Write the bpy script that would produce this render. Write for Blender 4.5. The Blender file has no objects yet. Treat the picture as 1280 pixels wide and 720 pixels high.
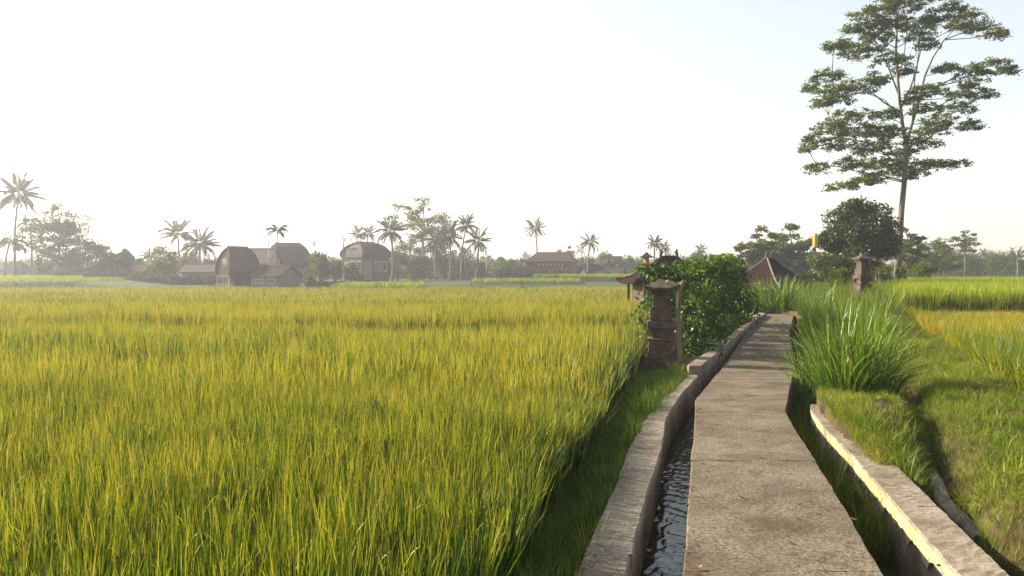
import bpy, math, random
import numpy as np
from mathutils import Vector, Matrix

C = bpy.context.scene.collection
SC = bpy.context.scene
R = math.radians

# ------------------------------------------------------------------ camera
H = 1.70                      # eye height above the path
F = 1004.0                    # focal length in pixels of the 1280 wide photograph
TILT = math.atan(17.0 / F)    # looking slightly down
cam_d = bpy.data.cameras.new('camera')
cam_d.sensor_width = 36.0
cam_d.lens = 36.0 * F / 1280.0
cam_d.clip_end = 8000.0
cam_d.clip_start = 0.05
cam = bpy.data.objects.new('camera', cam_d)
C.objects.link(cam)
cam.location = (0, 0, H)
cam.rotation_euler = (math.pi / 2 - TILT, 0, 0)
SC.camera = cam

# ------------------------------------------------------------------ world, sun, exposure
SUN_AZ = -66.0     # degrees from the view direction, negative = to the left
SUN_EL = 25.0
world = bpy.data.worlds.new('World')
SC.world = world
world.use_nodes = True
wn = world.node_tree
sky = wn.nodes.new('ShaderNodeTexSky')
sky.sky_type = 'NISHITA'
sky.sun_disc = False
sky.sun_elevation = R(SUN_EL)
sky.sun_rotation = R(SUN_AZ)
sky.air_density = 1.5
sky.dust_density = 1.2
sky.ozone_density = 0.6
hsv = wn.nodes.new('ShaderNodeHueSaturation')      # desaturates the sky to a paler tone
hsv.inputs['Saturation'].default_value = 0.42
wn.links.new(sky.outputs[0], hsv.inputs['Color'])
wn.links.new(hsv.outputs[0], wn.nodes['Background'].inputs[0])
wn.nodes['Background'].inputs[1].default_value = 0.075
sd = Vector((math.sin(R(SUN_AZ)) * math.cos(R(SUN_EL)), math.cos(R(SUN_AZ)) * math.cos(R(SUN_EL)), math.sin(R(SUN_EL))))
sun_d = bpy.data.lights.new('sun', 'SUN')
sun_d.energy = 5.0
sun_d.angle = R(0.5)
sun_d.color = (1.0, 0.87, 0.66)
sun = bpy.data.objects.new('sun', sun_d)
C.objects.link(sun)
sun.location = sd * 50
sun.rotation_euler = sd.to_track_quat('Z', 'Y').to_euler()

vs = SC.view_settings
vs.view_transform = 'Standard'
vs.look = 'None'
vs.gamma = 1.0
vs.use_curve_mapping = False
vs.exposure = 1.75
cy = SC.cycles
cy.use_denoising = True
cy.max_bounces = 8
cy.diffuse_bounces = 3
cy.glossy_bounces = 3
cy.transmission_bounces = 4
cy.volume_bounces = 1
cy.transparent_max_bounces = 8
cy.use_fast_gi = False
cy.caustics_reflective = False
cy.caustics_refractive = False

# ------------------------------------------------------------------ pixel <-> place helpers
ct, st = math.cos(TILT), math.sin(TILT)

def ray(px, py):
    x = (px - 640.0) / F
    u = (360.0 - py) / F
    return np.array((x, ct + st * u, -st + ct * u))

def G(px, py, z=0.0):
    d = ray(px, py)
    k = (z - H) / d[2]
    return np.array((d[0] * k, d[1] * k, z))

def P(px, py, Y):
    d = ray(px, py)
    k = Y / d[1]
    return np.array((d[0] * k, Y, H + d[2] * k))

def tag(o, label=None, cat=None, group=None, kind=None):
    if label: o['label'] = label
    if cat: o['category'] = cat
    if group: o['group'] = group
    if kind: o['kind'] = kind
    return o

def empty(name, loc, rz=0.0, label=None, cat=None, group=None, kind=None):
    o = bpy.data.objects.new(name, None)
    C.objects.link(o)
    o.location = loc
    o.rotation_euler = (0, 0, rz)
    o.empty_display_size = 0.2
    return tag(o, label, cat, group, kind)

def link(name, me, parent=None, mat=None):
    o = bpy.data.objects.new(name, me)
    C.objects.link(o)
    if mat is not None and len(me.materials) == 0:
        me.materials.append(mat)
    if parent is not None:
        o.parent = parent
    return o

def np_mesh(name, V, Fc, tint=None, smooth=False):
    """V (n,3), Fc (m,k) same-size faces."""
    V = np.asarray(V, dtype=np.float32)
    Fc = np.asarray(Fc, dtype=np.int32)
    me = bpy.data.meshes.new(name)
    n, (m, k) = len(V), Fc.shape
    me.vertices.add(n)
    me.vertices.foreach_set('co', V.ravel())
    me.loops.add(m * k)
    me.loops.foreach_set('vertex_index', Fc.ravel())
    me.polygons.add(m)
    me.polygons.foreach_set('loop_start', np.arange(0, m * k, k, dtype=np.int32))
    me.polygons.foreach_set('loop_total', np.full(m, k, dtype=np.int32))
    if smooth:
        me.polygons.foreach_set('use_smooth', np.ones(m, dtype=bool))
    if tint is not None:
        a = me.attributes.new('tint', 'FLOAT', 'POINT')
        a.data.foreach_set('value', np.asarray(tint, dtype=np.float32))
    me.update()
    me.validate()
    return me

class MB:
    """collects simple solids into ONE mesh"""
    def __init__(s):
        s.v, s.f = [], []
    def add(s, vs, fs):
        b = len(s.v)
        s.v += [tuple(map(float, v)) for v in vs]
        s.f += [tuple(i + b for i in f) for f in fs]
        return s
    def box(s, cx, cy_, z0, sx, sy, z1, rz=0.0, taper=1.0, tx=0.0):
        c, n = math.cos(rz), math.sin(rz)
        vs = []
        for (z, k) in ((z0, 1.0), (z1, taper)):
            for (a, b) in ((-1, -1), (1, -1), (1, 1), (-1, 1)):
                x, y = a * sx / 2 * k, b * sy / 2 * k
                vs.append((cx + x * c - y * n, cy_ + x * n + y * c, z))
        return s.add(vs, [(3, 2, 1, 0), (4, 5, 6, 7), (0, 1, 5, 4), (1, 2, 6, 5), (2, 3, 7, 6), (3, 0, 4, 7)])
    def tube(s, pts, rad, n=8, cap=True):
        pts = [Vector(p) for p in pts]
        rings = []
        for i, p in enumerate(pts):
            d = (pts[min(i + 1, len(pts) - 1)] - pts[max(i - 1, 0)]).normalized()
            a = d.cross(Vector((0.13, 0.99, 0.05)))
            if a.length < 1e-3: a = d.cross(Vector((1, 0, 0)))
            a.normalize(); b = d.cross(a)
            r = rad[i] if hasattr(rad, '__len__') else rad
            rings.append([p + a * (r * math.cos(t)) + b * (r * math.sin(t)) for t in [2 * math.pi * k / n for k in range(n)]])
        vs = [v for rg in rings for v in rg]
        fs = []
        for i in range(len(pts) - 1):
            for k in range(n):
                fs.append((i * n + k, i * n + (k + 1) % n, (i + 1) * n + (k + 1) % n, (i + 1) * n + k))
        if cap:
            fs.append(tuple(range(n - 1, -1, -1)))
            fs.append(tuple((len(pts) - 1) * n + k for k in range(n)))
        return s.add(vs, fs)
    def prism(s, poly, y0, y1):
        """polygon in xz extruded along y"""
        n = len(poly)
        vs = [(x, y0, z) for x, z in poly] + [(x, y1, z) for x, z in poly]
        fs = [tuple(range(n)), tuple(range(2 * n - 1, n - 1, -1))]
        for i in range(n):
            j = (i + 1) % n
            fs.append((i, i + n, j + n, j))
        return s.add(vs, fs)
    def build(s, name, mat, parent=None, smooth=False, kind=None):
        me = bpy.data.meshes.new(name)
        me.from_pydata(s.v, [], s.f)
        if smooth:
            me.polygons.foreach_set('use_smooth', np.ones(len(me.polygons), dtype=bool))
        me.update()
        o = link(name, me, parent, mat)
        if kind: o['kind'] = kind
        return o

# ------------------------------------------------------------------ materials
def newmat(name):
    m = bpy.data.materials.new(name)
    m.use_nodes = True
    nt = m.node_tree
    nt.nodes.clear()
    out = nt.nodes.new('ShaderNodeOutputMaterial')
    return m, nt, out

def N(nt, typ, **kw):
    n = nt.nodes.new(typ)
    for k, v in kw.items():
        if k in ('inputs',):
            for kk, vv in v.items(): n.inputs[kk].default_value = vv
        else:
            setattr(n, k, v)
    return n

def noise(nt, vec, scale, detail=4.0, rough=0.55, dist=0.0):
    n = N(nt, 'ShaderNodeTexNoise')
    n.inputs['Scale'].default_value = scale
    n.inputs['Detail'].default_value = detail
    n.inputs['Roughness'].default_value = rough
    n.inputs['Distortion'].default_value = dist
    nt.links.new(vec, n.inputs['Vector'])
    return n.outputs['Fac']

def ramp(nt, fac, stops):
    r = N(nt, 'ShaderNodeValToRGB')
    els = r.color_ramp.elements
    while len(els) < len(stops): els.new(0.5)
    for e, (p, c) in zip(els, stops):
        e.position = p
        e.color = (c[0], c[1], c[2], 1.0) if hasattr(c, '__len__') else (c, c, c, 1)
    nt.links.new(fac, r.inputs[0])
    return r.outputs['Color']

def mixc(nt, fac, a, b, mode='MIX'):
    m = N(nt, 'ShaderNodeMix', data_type='RGBA', blend_type=mode)
    for sock, v in ((m.inputs[0], fac), (m.inputs[6], a), (m.inputs[7], b)):
        if isinstance(v, bpy.types.NodeSocket): nt.links.new(v, sock)
        elif hasattr(v, '__len__'): sock.default_value = (v[0], v[1], v[2], 1)
        else: sock.default_value = v
    return m.outputs[2]

KA = 0.62      # real surfaces: everything somewhat darker than first picked
def dk(c, k=None): return tuple(v * (KA if k is None else k) for v in c)

def solid(name, cols, scale=6.0, rough=0.9, bump=0.3, bscale=60.0, bdist=0.01, stretch=None, spec=0.3):
    """plain weathered surface: colours through noise, fine relief"""
    m, nt, out = newmat(name)
    tc = N(nt, 'ShaderNodeTexCoord')
    vec = tc.outputs['Object']
    if stretch:
        mp = N(nt, 'ShaderNodeMapping')
        mp.inputs['Scale'].default_value = stretch
        nt.links.new(vec, mp.inputs['Vector'])
        vec = mp.outputs['Vector']
    f = noise(nt, vec, scale, 6, 0.6)
    k = len(cols)
    col = ramp(nt, f, [(0.3 + 0.4 * i / max(1, k - 1), dk(c)) for i, c in enumerate(cols)])
    b = N(nt, 'ShaderNodeBsdfPrincipled')
    nt.links.new(col, b.inputs['Base Color'])
    b.inputs['Roughness'].default_value = rough
    b.inputs['Specular IOR Level'].default_value = spec
    bp = N(nt, 'ShaderNodeBump')
    bp.inputs['Strength'].default_value = bump
    bp.inputs['Distance'].default_value = bdist
    nt.links.new(noise(nt, vec, bscale, 4, 0.6), bp.inputs['Height'])
    nt.links.new(bp.outputs[0], b.inputs['Normal'])
    nt.links.new(b.outputs[0], out.inputs[0])
    return m

def leafmat(name, cols, trans=0.45, gloss=0.05, rough=0.45, tcol=None, inst=False):
    """leaf: diffuse + translucent + a little gloss; colour by each leaf's own tint"""
    m, nt, out = newmat(name)
    at = N(nt, 'ShaderNodeAttribute', attribute_name='tint')
    fac = at.outputs['Fac']
    if inst:
        ai = N(nt, 'ShaderNodeAttribute', attribute_name='shade', attribute_type='INSTANCER')
        ad = N(nt, 'ShaderNodeMath', operation='ADD')
        nt.links.new(fac, ad.inputs[0]); nt.links.new(ai.outputs['Fac'], ad.inputs[1])
        fac = ad.outputs[0]
    k = len(cols)
    col = ramp(nt, fac, [(i / max(1, k - 1), dk(c)) for i, c in enumerate(cols)])
    d = N(nt, 'ShaderNodeBsdfDiffuse'); t = N(nt, 'ShaderNodeBsdfTranslucent')
    g = N(nt, 'ShaderNodeBsdfGlossy'); g.inputs['Roughness'].default_value = rough
    g.inputs['Color'].default_value = (0.9, 0.9, 0.85, 1)
    nt.links.new(col, d.inputs['Color'])
    if tcol is None:
        nt.links.new(col, t.inputs['Color'])
    else:
        nt.links.new(mixc(nt, 1.0, col, tcol, 'MULTIPLY'), t.inputs['Color'])
    a = N(nt, 'ShaderNodeMixShader'); a.inputs[0].default_value = trans
    nt.links.new(d.outputs[0], a.inputs[1]); nt.links.new(t.outputs[0], a.inputs[2])
    b = N(nt, 'ShaderNodeMixShader'); b.inputs[0].default_value = gloss
    nt.links.new(a.outputs[0], b.inputs[1]); nt.links.new(g.outputs[0], b.inputs[2])
    nt.links.new(b.outputs[0], out.inputs[0])
    return m

def concrete(name, lo, mid, hi, speck=0.5, moss=None, bump=0.5, kc=0.66):
    m, nt, out = newmat(name)
    tc = N(nt, 'ShaderNodeTexCoord'); vec = tc.outputs['Object']
    big = noise(nt, vec, 1.6, 6, 0.62, 0.4)
    lo, mid, hi = dk(lo, kc), dk(mid, kc), dk(hi, kc)
    col = ramp(nt, big, [(0.3, lo), (0.5, mid), (0.72, hi)])
    fine = noise(nt, vec, 38.0, 4, 0.8)
    sp = ramp(nt, fine, [(0.40, 0.18), (0.50, 0.95), (0.62, 1.4)])
    col = mixc(nt, speck, col, mixc(nt, 1.0, col, sp, 'MULTIPLY'))
    gr = noise(nt, vec, 170.0, 2, 0.8)
    col = mixc(nt, 0.55, col, mixc(nt, 1.0, col, ramp(nt, gr, [(0.38, 0.16), (0.52, 1.05), (0.7, 1.6)]), 'MULTIPLY'))
    if moss:
        mf = ramp(nt, noise(nt, vec, 2.7, 5, 0.7, 0.8), [(0.54, 0.0), (0.66, 0.8)])
        col = mixc(nt, mf, col, dk(moss))
        st_ = ramp(nt, noise(nt, vec, 0.9, 7, 0.68, 1.2), [(0.50, 0.0), (0.64, 0.55)])
        col = mixc(nt, st_, col, mixc(nt, 1.0, col, (0.50, 0.44, 0.38), 'MULTIPLY'))
        vo = N(nt, 'ShaderNodeTexVoronoi', feature='DISTANCE_TO_EDGE'); vo.inputs['Scale'].default_value = 0.75
        wv = N(nt, 'ShaderNodeVectorMath', operation='ADD'); nv = N(nt, 'ShaderNodeTexNoise'); nv.inputs['Scale'].default_value = 4.0; nv.inputs['Detail'].default_value = 6
        nt.links.new(vec, nv.inputs['Vector'])
        sc_ = N(nt, 'ShaderNodeVectorMath', operation='SCALE'); sc_.inputs['Scale'].default_value = 0.45
        nt.links.new(nv.outputs['Color'], sc_.inputs[0]); nt.links.new(vec, wv.inputs[0]); nt.links.new(sc_.outputs[0], wv.inputs[1])
        nt.links.new(wv.outputs[0], vo.inputs['Vector'])
        ck = ramp(nt, vo.outputs['Distance'], [(0.0, 1.0), (0.006, 0.0)])
        cm = ramp(nt, noise(nt, vec, 0.7, 3, 0.6), [(0.50, 0.0), (0.56, 0.85)])
        ckm = mixc(nt, 1.0, ck, cm, 'MULTIPLY')
        col = mixc(nt, ckm, col, (0.03, 0.025, 0.02))
    b = N(nt, 'ShaderNodeBsdfPrincipled')
    nt.links.new(col, b.inputs['Base Color'])
    b.inputs['Roughness'].default_value = 0.92
    b.inputs['Specular IOR Level'].default_value = 0.2
    bp = N(nt, 'ShaderNodeBump'); bp.inputs['Strength'].default_value = bump; bp.inputs['Distance'].default_value = 0.008
    hh = N(nt, 'ShaderNodeMath', operation='ADD')
    nt.links.new(fine, hh.inputs[0]); nt.links.new(gr, hh.inputs[1])
    nt.links.new(hh.outputs[0], bp.inputs['Height'])
    nt.links.new(bp.outputs[0], b.inputs['Normal'])
    nt.links.new(b.outputs[0], out.inputs[0])
    return m

M = {}
M['path'] = concrete('path_concrete', (0.16, 0.122, 0.085), (0.26, 0.212, 0.155), (0.36, 0.30, 0.23), 0.8, (0.15, 0.10, 0.05), 0.7, 0.63)
M['wall'] = concrete('wall_concrete', (0.17, 0.135, 0.10), (0.28, 0.235, 0.18), (0.38, 0.33, 0.27), 0.45, (0.18, 0.14, 0.08), 0.4, 0.86)
M['pale'] = concrete('sunlit_pale_render', (0.38, 0.31, 0.15), (0.52, 0.44, 0.23), (0.62, 0.54, 0.32), 0.35, (0.20, 0.18, 0.10), 0.5, 0.85)
M['stone'] = solid('grey_stone', [(0.05, 0.04, 0.033), (0.10, 0.08, 0.065), (0.16, 0.13, 0.11)], 9, 0.95, 0.6, 70)
M['redstone'] = solid('red_stone', [(0.07, 0.042, 0.032), (0.13, 0.08, 0.06), (0.18, 0.125, 0.10)], 8, 0.95, 0.6, 70)
M['soil'] = solid('soil', [(0.05, 0.035, 0.02), (0.10, 0.07, 0.04), (0.16, 0.11, 0.06)], 7, 1.0, 0.7, 40, 0.03)
M['wood'] = solid('old_wood', [(0.14, 0.10, 0.065), (0.26, 0.20, 0.14), (0.36, 0.29, 0.21)], 9, 0.85, 0.5, 40, 0.01, (1, 1, 0.12))
M['palewood'] = solid('pale_wood', [(0.38, 0.28, 0.18), (0.52, 0.41, 0.29)], 12, 0.85, 0.4, 50)
M['darkwood'] = solid('dark_wood', [(0.05, 0.035, 0.025), (0.11, 0.08, 0.055)], 9, 0.85, 0.4, 40)
M['bark'] = solid('bark', [(0.11, 0.092, 0.072), (0.19, 0.165, 0.13), (0.28, 0.245, 0.20)], 3, 0.95, 0.6, 12, 0.04, (1, 1, 0.35))
M['darkbark'] = solid('dark_bark', [(0.07, 0.055, 0.04), (0.14, 0.11, 0.085)], 3, 0.95, 0.5, 12, 0.04, (1, 1, 0.3))
M['palmbark'] = solid('palm_bark', [(0.17, 0.14, 0.11), (0.28, 0.24, 0.2)], 2, 0.95, 0.5, 4, 0.04, (0.4, 0.4, 3))
M['thatch'] = solid('thatch', [(0.035, 0.027, 0.02), (0.07, 0.052, 0.038), (0.10, 0.078, 0.06)], 3, 1.0, 0.7, 14, 0.05, (1, 1, 3), spec=0.04)
M['shingle'] = solid('brown_shingle', [(0.06, 0.036, 0.026), (0.10, 0.06, 0.043), (0.14, 0.09, 0.065)], 3, 0.95, 0.6, 16, 0.05, (1, 1, 3), spec=0.04)
M['rooftile'] = solid('red_roof_tile', [(0.02, 0.011, 0.009), (0.035, 0.018, 0.015), (0.05, 0.027, 0.022)], 5, 1.0, 0.6, 30, 0.03, spec=0.04)
M['greyroof'] = solid('grey_roof', [(0.08, 0.07, 0.065), (0.13, 0.115, 0.105)], 3, 0.9, 0.5, 14, 0.04)
M['ridge'] = solid('pale_ridge', [(0.20, 0.165, 0.13), (0.28, 0.235, 0.19)], 9, 0.9, 0.3)
M['brick'] = solid('red_brick', [(0.13, 0.055, 0.04), (0.20, 0.09, 0.065), (0.25, 0.13, 0.10)], 5, 0.95, 0.5, 20, 0.02)
M['white'] = solid('white_plaster', [(0.42, 0.40, 0.36), (0.60, 0.58, 0.54)], 3, 0.9, 0.15)
M['plaster'] = solid('beige_plaster', [(0.16, 0.135, 0.11), (0.25, 0.215, 0.18)], 3, 0.9, 0.2)
M['glass'] = solid('window_pane', [(0.05, 0.055, 0.06), (0.09, 0.095, 0.10)], 2, 0.15, 0.0, 10, 0.001, None, 0.5)
M['metal'] = solid('pale_metal', [(0.6, 0.62, 0.64), (0.75, 0.77, 0.8)], 3, 0.5, 0.1, 20, 0.005)
M['orange'] = solid('orange_cloth', [(0.55, 0.22, 0.05), (0.70, 0.34, 0.10)], 8, 0.8, 0.2)
M['yellow'] = solid('yellow_cloth', [(0.62, 0.42, 0.06), (0.75, 0.55, 0.10)], 8, 0.7, 0.2)
M['pole'] = solid('pale_pole', [(0.42, 0.38, 0.30), (0.58, 0.54, 0.46)], 6, 0.8, 0.2)

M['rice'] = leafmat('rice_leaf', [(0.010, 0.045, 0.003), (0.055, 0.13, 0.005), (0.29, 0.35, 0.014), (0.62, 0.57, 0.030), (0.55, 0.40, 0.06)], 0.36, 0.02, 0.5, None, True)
M['ricegreen'] = leafmat('green_rice_leaf', [(0.06, 0.14, 0.006), (0.26, 0.36, 0.010), (0.52, 0.54, 0.018)], 0.45, 0.02, 0.4, None, True)
M['riceorange'] = leafmat('ripe_rice_leaf', [(0.11, 0.20, 0.008), (0.32, 0.36, 0.014), (0.55, 0.46, 0.025), (0.50, 0.26, 0.03)], 0.45, 0.02, 0.4, None, True)
M['grass'] = leafmat('grass_blade', [(0.035, 0.10, 0.006), (0.13, 0.22, 0.009), (0.32, 0.38, 0.014), (0.42, 0.36, 0.05)], 0.42, 0.02, 0.5, None, True)
M['tallgrass'] = leafmat('tall_grass_blade', [(0.05, 0.14, 0.008), (0.14, 0.26, 0.010), (0.34, 0.44, 0.022), (0.42, 0.34, 0.08)], 0.45, 0.04, 0.5)
M['leaf'] = leafmat('tree_leaf', [(0.035, 0.075, 0.005), (0.13, 0.18, 0.008), (0.34, 0.34, 0.016)], 0.45, 0.008)
M['darkleaf'] = leafmat('dark_leaf', [(0.025, 0.05, 0.006), (0.06, 0.095, 0.010), (0.15, 0.17, 0.018)], 0.38, 0.03)
M['vine'] = leafmat('vine_leaf', [(0.018, 0.06, 0.005), (0.06, 0.14, 0.008), (0.22, 0.33, 0.018)], 0.45, 0.025, 0.5)
M['lightleaf'] = leafmat('light_leaf', [(0.08, 0.12, 0.02), (0.15, 0.19, 0.025), (0.25, 0.26, 0.05)], 0.45, 0.04)
M['frond'] = leafmat('palm_frond', [(0.05, 0.075, 0.016), (0.09, 0.11, 0.025), (0.16, 0.15, 0.04)], 0.35, 0.06, 0.35)
M['brownleaf'] = leafmat('brown_leaf', [(0.09, 0.08, 0.03), (0.15, 0.11, 0.045), (0.20, 0.14, 0.06)], 0.4, 0.03)
M['litter'] = leafmat('leaf_litter', [(0.10, 0.06, 0.03), (0.24, 0.16, 0.08), (0.42, 0.32, 0.18)], 0.2, 0.01)
M['dryleaf'] = leafmat('dry_leaf', [(0.45, 0.30, 0.15), (0.58, 0.42, 0.25)], 0.3, 0.03)

# ------------------------------------------------------------------ measured lines on the ground (x as a function of y)
def line(pxs, z):
    a = np.array([G(x, y, z) for x, y in pxs])
    a = a[np.argsort(a[:, 1])]
    # carry on behind the camera along the first segment
    d = (a[1] - a[0]); k = (a[0, 1] + 5.0) / d[1]
    return np.vstack([a[0] - d * k, a])

ZW = -0.02        # left channel wall top
ZW2 = 0.13        # raised channel wall top
ZR = -0.085        # right channel wall top
pathL = line([(853, 720), (860, 635), (865, 560), (868, 535), (869, 500), (909, 451), (934, 414), (960, 392)], 0)
pathR = line([(1106, 720), (1040, 607), (1010, 560), (993, 535), (982, 513), (989, 480), (994, 455), (987, 420), (987, 413), (993, 392)], 0)
wallLo = line([(721, 712), (756, 637), (771, 601), (784, 564), (803, 528), (818, 508), (840, 489), (861, 469)], ZW)
wallLi = line([(784, 719), (803, 637), (816, 595), (827, 562), (833, 523), (840, 510), (853, 491), (873, 470)], ZW)
wall2o = np.array([G(x, y, ZW2) for x, y in [(859, 456), (890, 435), (925, 409), (948, 393)]])
wall2i = np.array([G(x, y, ZW2) for x, y in [(877, 457), (900, 438), (938, 405), (957, 391.5)]])
wallRi = line([(1200, 720), (1055, 558)], ZR)
wallRo = line([(1263, 720), (1112, 573)], ZR)
X = lambda L, y: np.interp(y, L[:, 1], L[:, 0])

def chanL(y):      # middle of the left channel wall
    a = 0.5 * (X(wallLo, y) + X(wallLi, y))
    b = 0.5 * (X(wall2o, y) + X(wall2i, y))
    return np.where(y < 13.9, a, b)

bank = np.array([(X(wallRi, 7.5) + 0.13, 7.5), (X(wallRi, 8.2) + 0.10, 8.2), (X(pathR, 9.2) + 0.50, 9.2), (X(pathR, 10.5) + 0.42, 10.5), (X(pathR, 13) + 0.40, 13),
                 (X(pathR, 15.5) + 0.32, 15.5), (X(pathR, 24) + 0.30, 24), (X(pathR, 33) + 0.15, 33)])
def chanR(y):
    a = 0.5 * (X(wallRi, y) + X(wallRo, y))
    b = np.interp(y, bank[:, 1], bank[:, 0])
    return np.where(y < 7.5, a, b)

riceE = line([(800, 455), (768, 510), (737, 560), (703, 610), (658, 690), (645, 715)], -0.1)       # foot of the rice on the left
riceR = np.array([G(x, y, 0.05) for x, y in [(1420, 640), (1280, 505), (1240, 478), (1195, 444), (1155, 424), (1122, 408), (1098, 395), (1076, 383)]])
riceR = riceR[np.argsort(riceR[:, 1])]
terrL = np.array([(12.2, 27.0), (14.0, 29.5), (19.0, 40.0), (27.0, 58.0), (45.0, 100.0)])  # left boundary of the upper terrace

def sstep(a, b, x):
    t = np.clip((x - a) / (b - a), 0, 1)
    return t * t * (3 - 2 * t)

_w = np.random.default_rng(5)
_wk = [(_w.uniform(0, 6.28), _w.uniform(0, 6.28)) for _ in range(24)]
def wob(x, y, s, k0=0):
    """cheap smooth noise, about -1..1"""
    r = 0
    for i in range(6):
        a, p = _wk[(k0 + i) % 24]
        f = s * (0.7 + 0.35 * i)
        r = r + np.sin(f * (x * math.cos(a) + y * math.sin(a)) + p) / (1 + 0.3 * i)
    return r / 3.0

FIELD_Y = 74.0
gully = np.array([G(1200, 700, -0.24), G(1184, 625, -0.26), G(1136, 520, -0.26), G(1128, 470, -0.1)])
gully = gully[np.argsort(gully[:, 1])]
TER = [  # raised far terraces: x0, x1 (at y), y0, y1, height
    (-140.0, -50.0, 92.0, 128.0, 0.62),
    (-18.5, -9.5, 84.0, 92.0, 0.36),
    (-5.0, 9.0, 105.0, 112.0, 0.40),
    (4.0, 26.0, 124.0, 135.0, 0.75),
]

def ground_z(x, y):
    x = np.asarray(x, dtype=float); y = np.asarray(y, dtype=float)
    far = np.interp(y, [0, 70, 80, 100, 130, 200, 400, 3000], [0.0, 0.0, 0.0, 0.30, 0.62, 0.95, 1.15, 1.4])
    # left: grassy verge then the rice floor
    xl, xr = chanL(y), chanR(y)
    e = X(riceE, np.clip(y, -9, 15.5))
    left = -0.06 - 0.07 * sstep(0.0, 0.5, xl - x) + 0.02 * wob(x, y, 2.2)
    left = np.where(y > 60, np.where(y > 90, 0, left * (90 - y) / 30.0), left)
    # right: gully, lumpy bank, ripe rice floor, upper terrace
    dx = x - xr
    dg = x - np.interp(y, gully[:, 1], gully[:, 0])
    zm = np.interp(y, [4, 6.6, 7.6, 8.3, 9.5, 12], [-0.24, -0.20, -0.07, 0.0, 0.06, 0.08])
    zb = 0.10 + 0.04 * sstep(0.3, 1.5, dg)
    lump = 0.07 * wob(x, y, 2.6, 7) + 0.035 * wob(x, y, 6.0, 3) + 0.015 * wob(x, y, 14.0, 10)
    right = zm + (zb - zm) * sstep(0.02, 0.55, dg) + lump * sstep(0.25, 0.8, dx)
    right = right - 0.26 * np.exp(-(dg / 0.2) ** 2) * sstep(13, 10.5, y) * sstep(0.1, 0.3, dx)
    mound = 0.16 * np.exp(-(((x - 4.35) / 0.55) ** 2 + ((y - 9.2) / 0.9) ** 2))
    right = right + mound
    rr = np.interp(y, riceR[:, 1], riceR[:, 0])
    inr = sstep(-0.05, 0.35, x - rr) * (y < 30)
    right = right * (1 - inr) - 0.03 * inr
    tl = np.interp(y, terrL[:, 1], terrL[:, 0])
    up = sstep(27.2, 27.8, y) * sstep(-1.2, 0.3, x - tl)
    right = right * (1 - up) + (0.70 + 0.008 * np.clip(y - 28, 0, 40)) * up
    # rising ground round the small shrine, right of the path's end
    right = right + 0.55 * sstep(17, 27, y) * sstep(0.8, 2.8, dx) * (1 - up) * (1 - inr) * sstep(60, 40, y)
    z = np.where(x < 0.5 * (xl + xr), left, right)
    # channels
    pit = (x > xl) & (x < xr) & (y < 34.4)
    z = np.where(pit, -0.62 + 0.015 * wob(x, y, 5.0), z)
    z = np.where((y >= 34.4) & (x > xl) & (x < xr), 0.0, z)
    k = sstep(62, 95, y)
    z = z * (1 - k) + far * k
    for (a, b, c, d, h) in TER:
        z = z + h * sstep(a - 1, a, x) * sstep(b + 1, b, x) * sstep(c - 0.8, c, y) * sstep(d + 6, d, y)
    return z

def gz(x, y): return float(ground_z(np.array([x]), np.array([y]))[0])
def base(px, Y):
    x = P(px, 343, Y)[0]
    return Vector((x, Y, gz(x, Y)))

# ------------------------------------------------------------------ ground sheet
def axis(segs):
    out = []
    for a, b, s in segs:
        n = max(1, int(round((b - a) / s)))
        out += list(np.linspace(a, b, n, endpoint=False))
    out.append(segs[-1][1])
    return np.array(out)
gx = axis([(-2500, -400, 350), (-400, -120, 25), (-120, -20, 5), (-20, -1.5, 1.0), (-1.5, 0, 0.15), (0, 9, 0.085), (9, 16, 0.2), (16, 40, 1.0), (40, 120, 5), (120, 400, 25), (400, 2500, 350)])
gy = axis([(-30, -5, 4), (-5, 2.5, 0.5), (2.5, 16, 0.09), (16, 36, 0.2), (36, 80, 1.5), (80, 140, 0.8), (140, 400, 12), (400, 3500, 300)])
gX, gY = np.meshgrid(gx, gy)
gZ = ground_z(gX, gY)
nx, ny = len(gx), len(gy)
idx = np.arange(nx * ny).reshape(ny, nx)
quads = np.stack([idx[:-1, :-1], idx[:-1, 1:], idx[1:, 1:], idx[1:, :-1]], -1).reshape(-1, 4)

m, nt, out = newmat('ground_earth')
tc = N(nt, 'ShaderNodeTexCoord')
f1 = noise(nt, tc.outputs['Object'], 1.3, 8, 0.62, 0.3)
f2 = noise(nt, tc.outputs['Object'], 0.06, 5, 0.6, 0.5)
soilc = ramp(nt, f1, [(0.36, (0.03, 0.021, 0.012)), (0.5, (0.07, 0.05, 0.025)), (0.62, (0.07, 0.075, 0.018)), (0.74, (0.055, 0.09, 0.013))])
farc = ramp(nt, f2, [(0.35, (0.03, 0.038, 0.014)), (0.52, (0.045, 0.06, 0.014)), (0.68, (0.075, 0.09, 0.018))])
sep = N(nt, 'ShaderNodeSeparateXYZ'); nt.links.new(tc.outputs['Object'], sep.inputs[0])
mr = N(nt, 'ShaderNodeMapRange'); mr.inputs['From Min'].default_value = 30; mr.inputs['From Max'].default_value = 75
nt.links.new(sep.outputs['Y'], mr.inputs['Value'])
b = N(nt, 'ShaderNodeBsdfPrincipled'); b.inputs['Roughness'].default_value = 1.0; b.inputs['Specular IOR Level'].default_value = 0.1
nt.links.new(mixc(nt, mr.outputs[0], soilc, farc), b.inputs['Base Color'])
bp = N(nt, 'ShaderNodeBump'); bp.inputs['Strength'].default_value = 0.8; bp.inputs['Distance'].default_value = 0.04
nt.links.new(noise(nt, tc.outputs['Object'], 14, 6, 0.7), bp.inputs['Height'])
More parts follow.
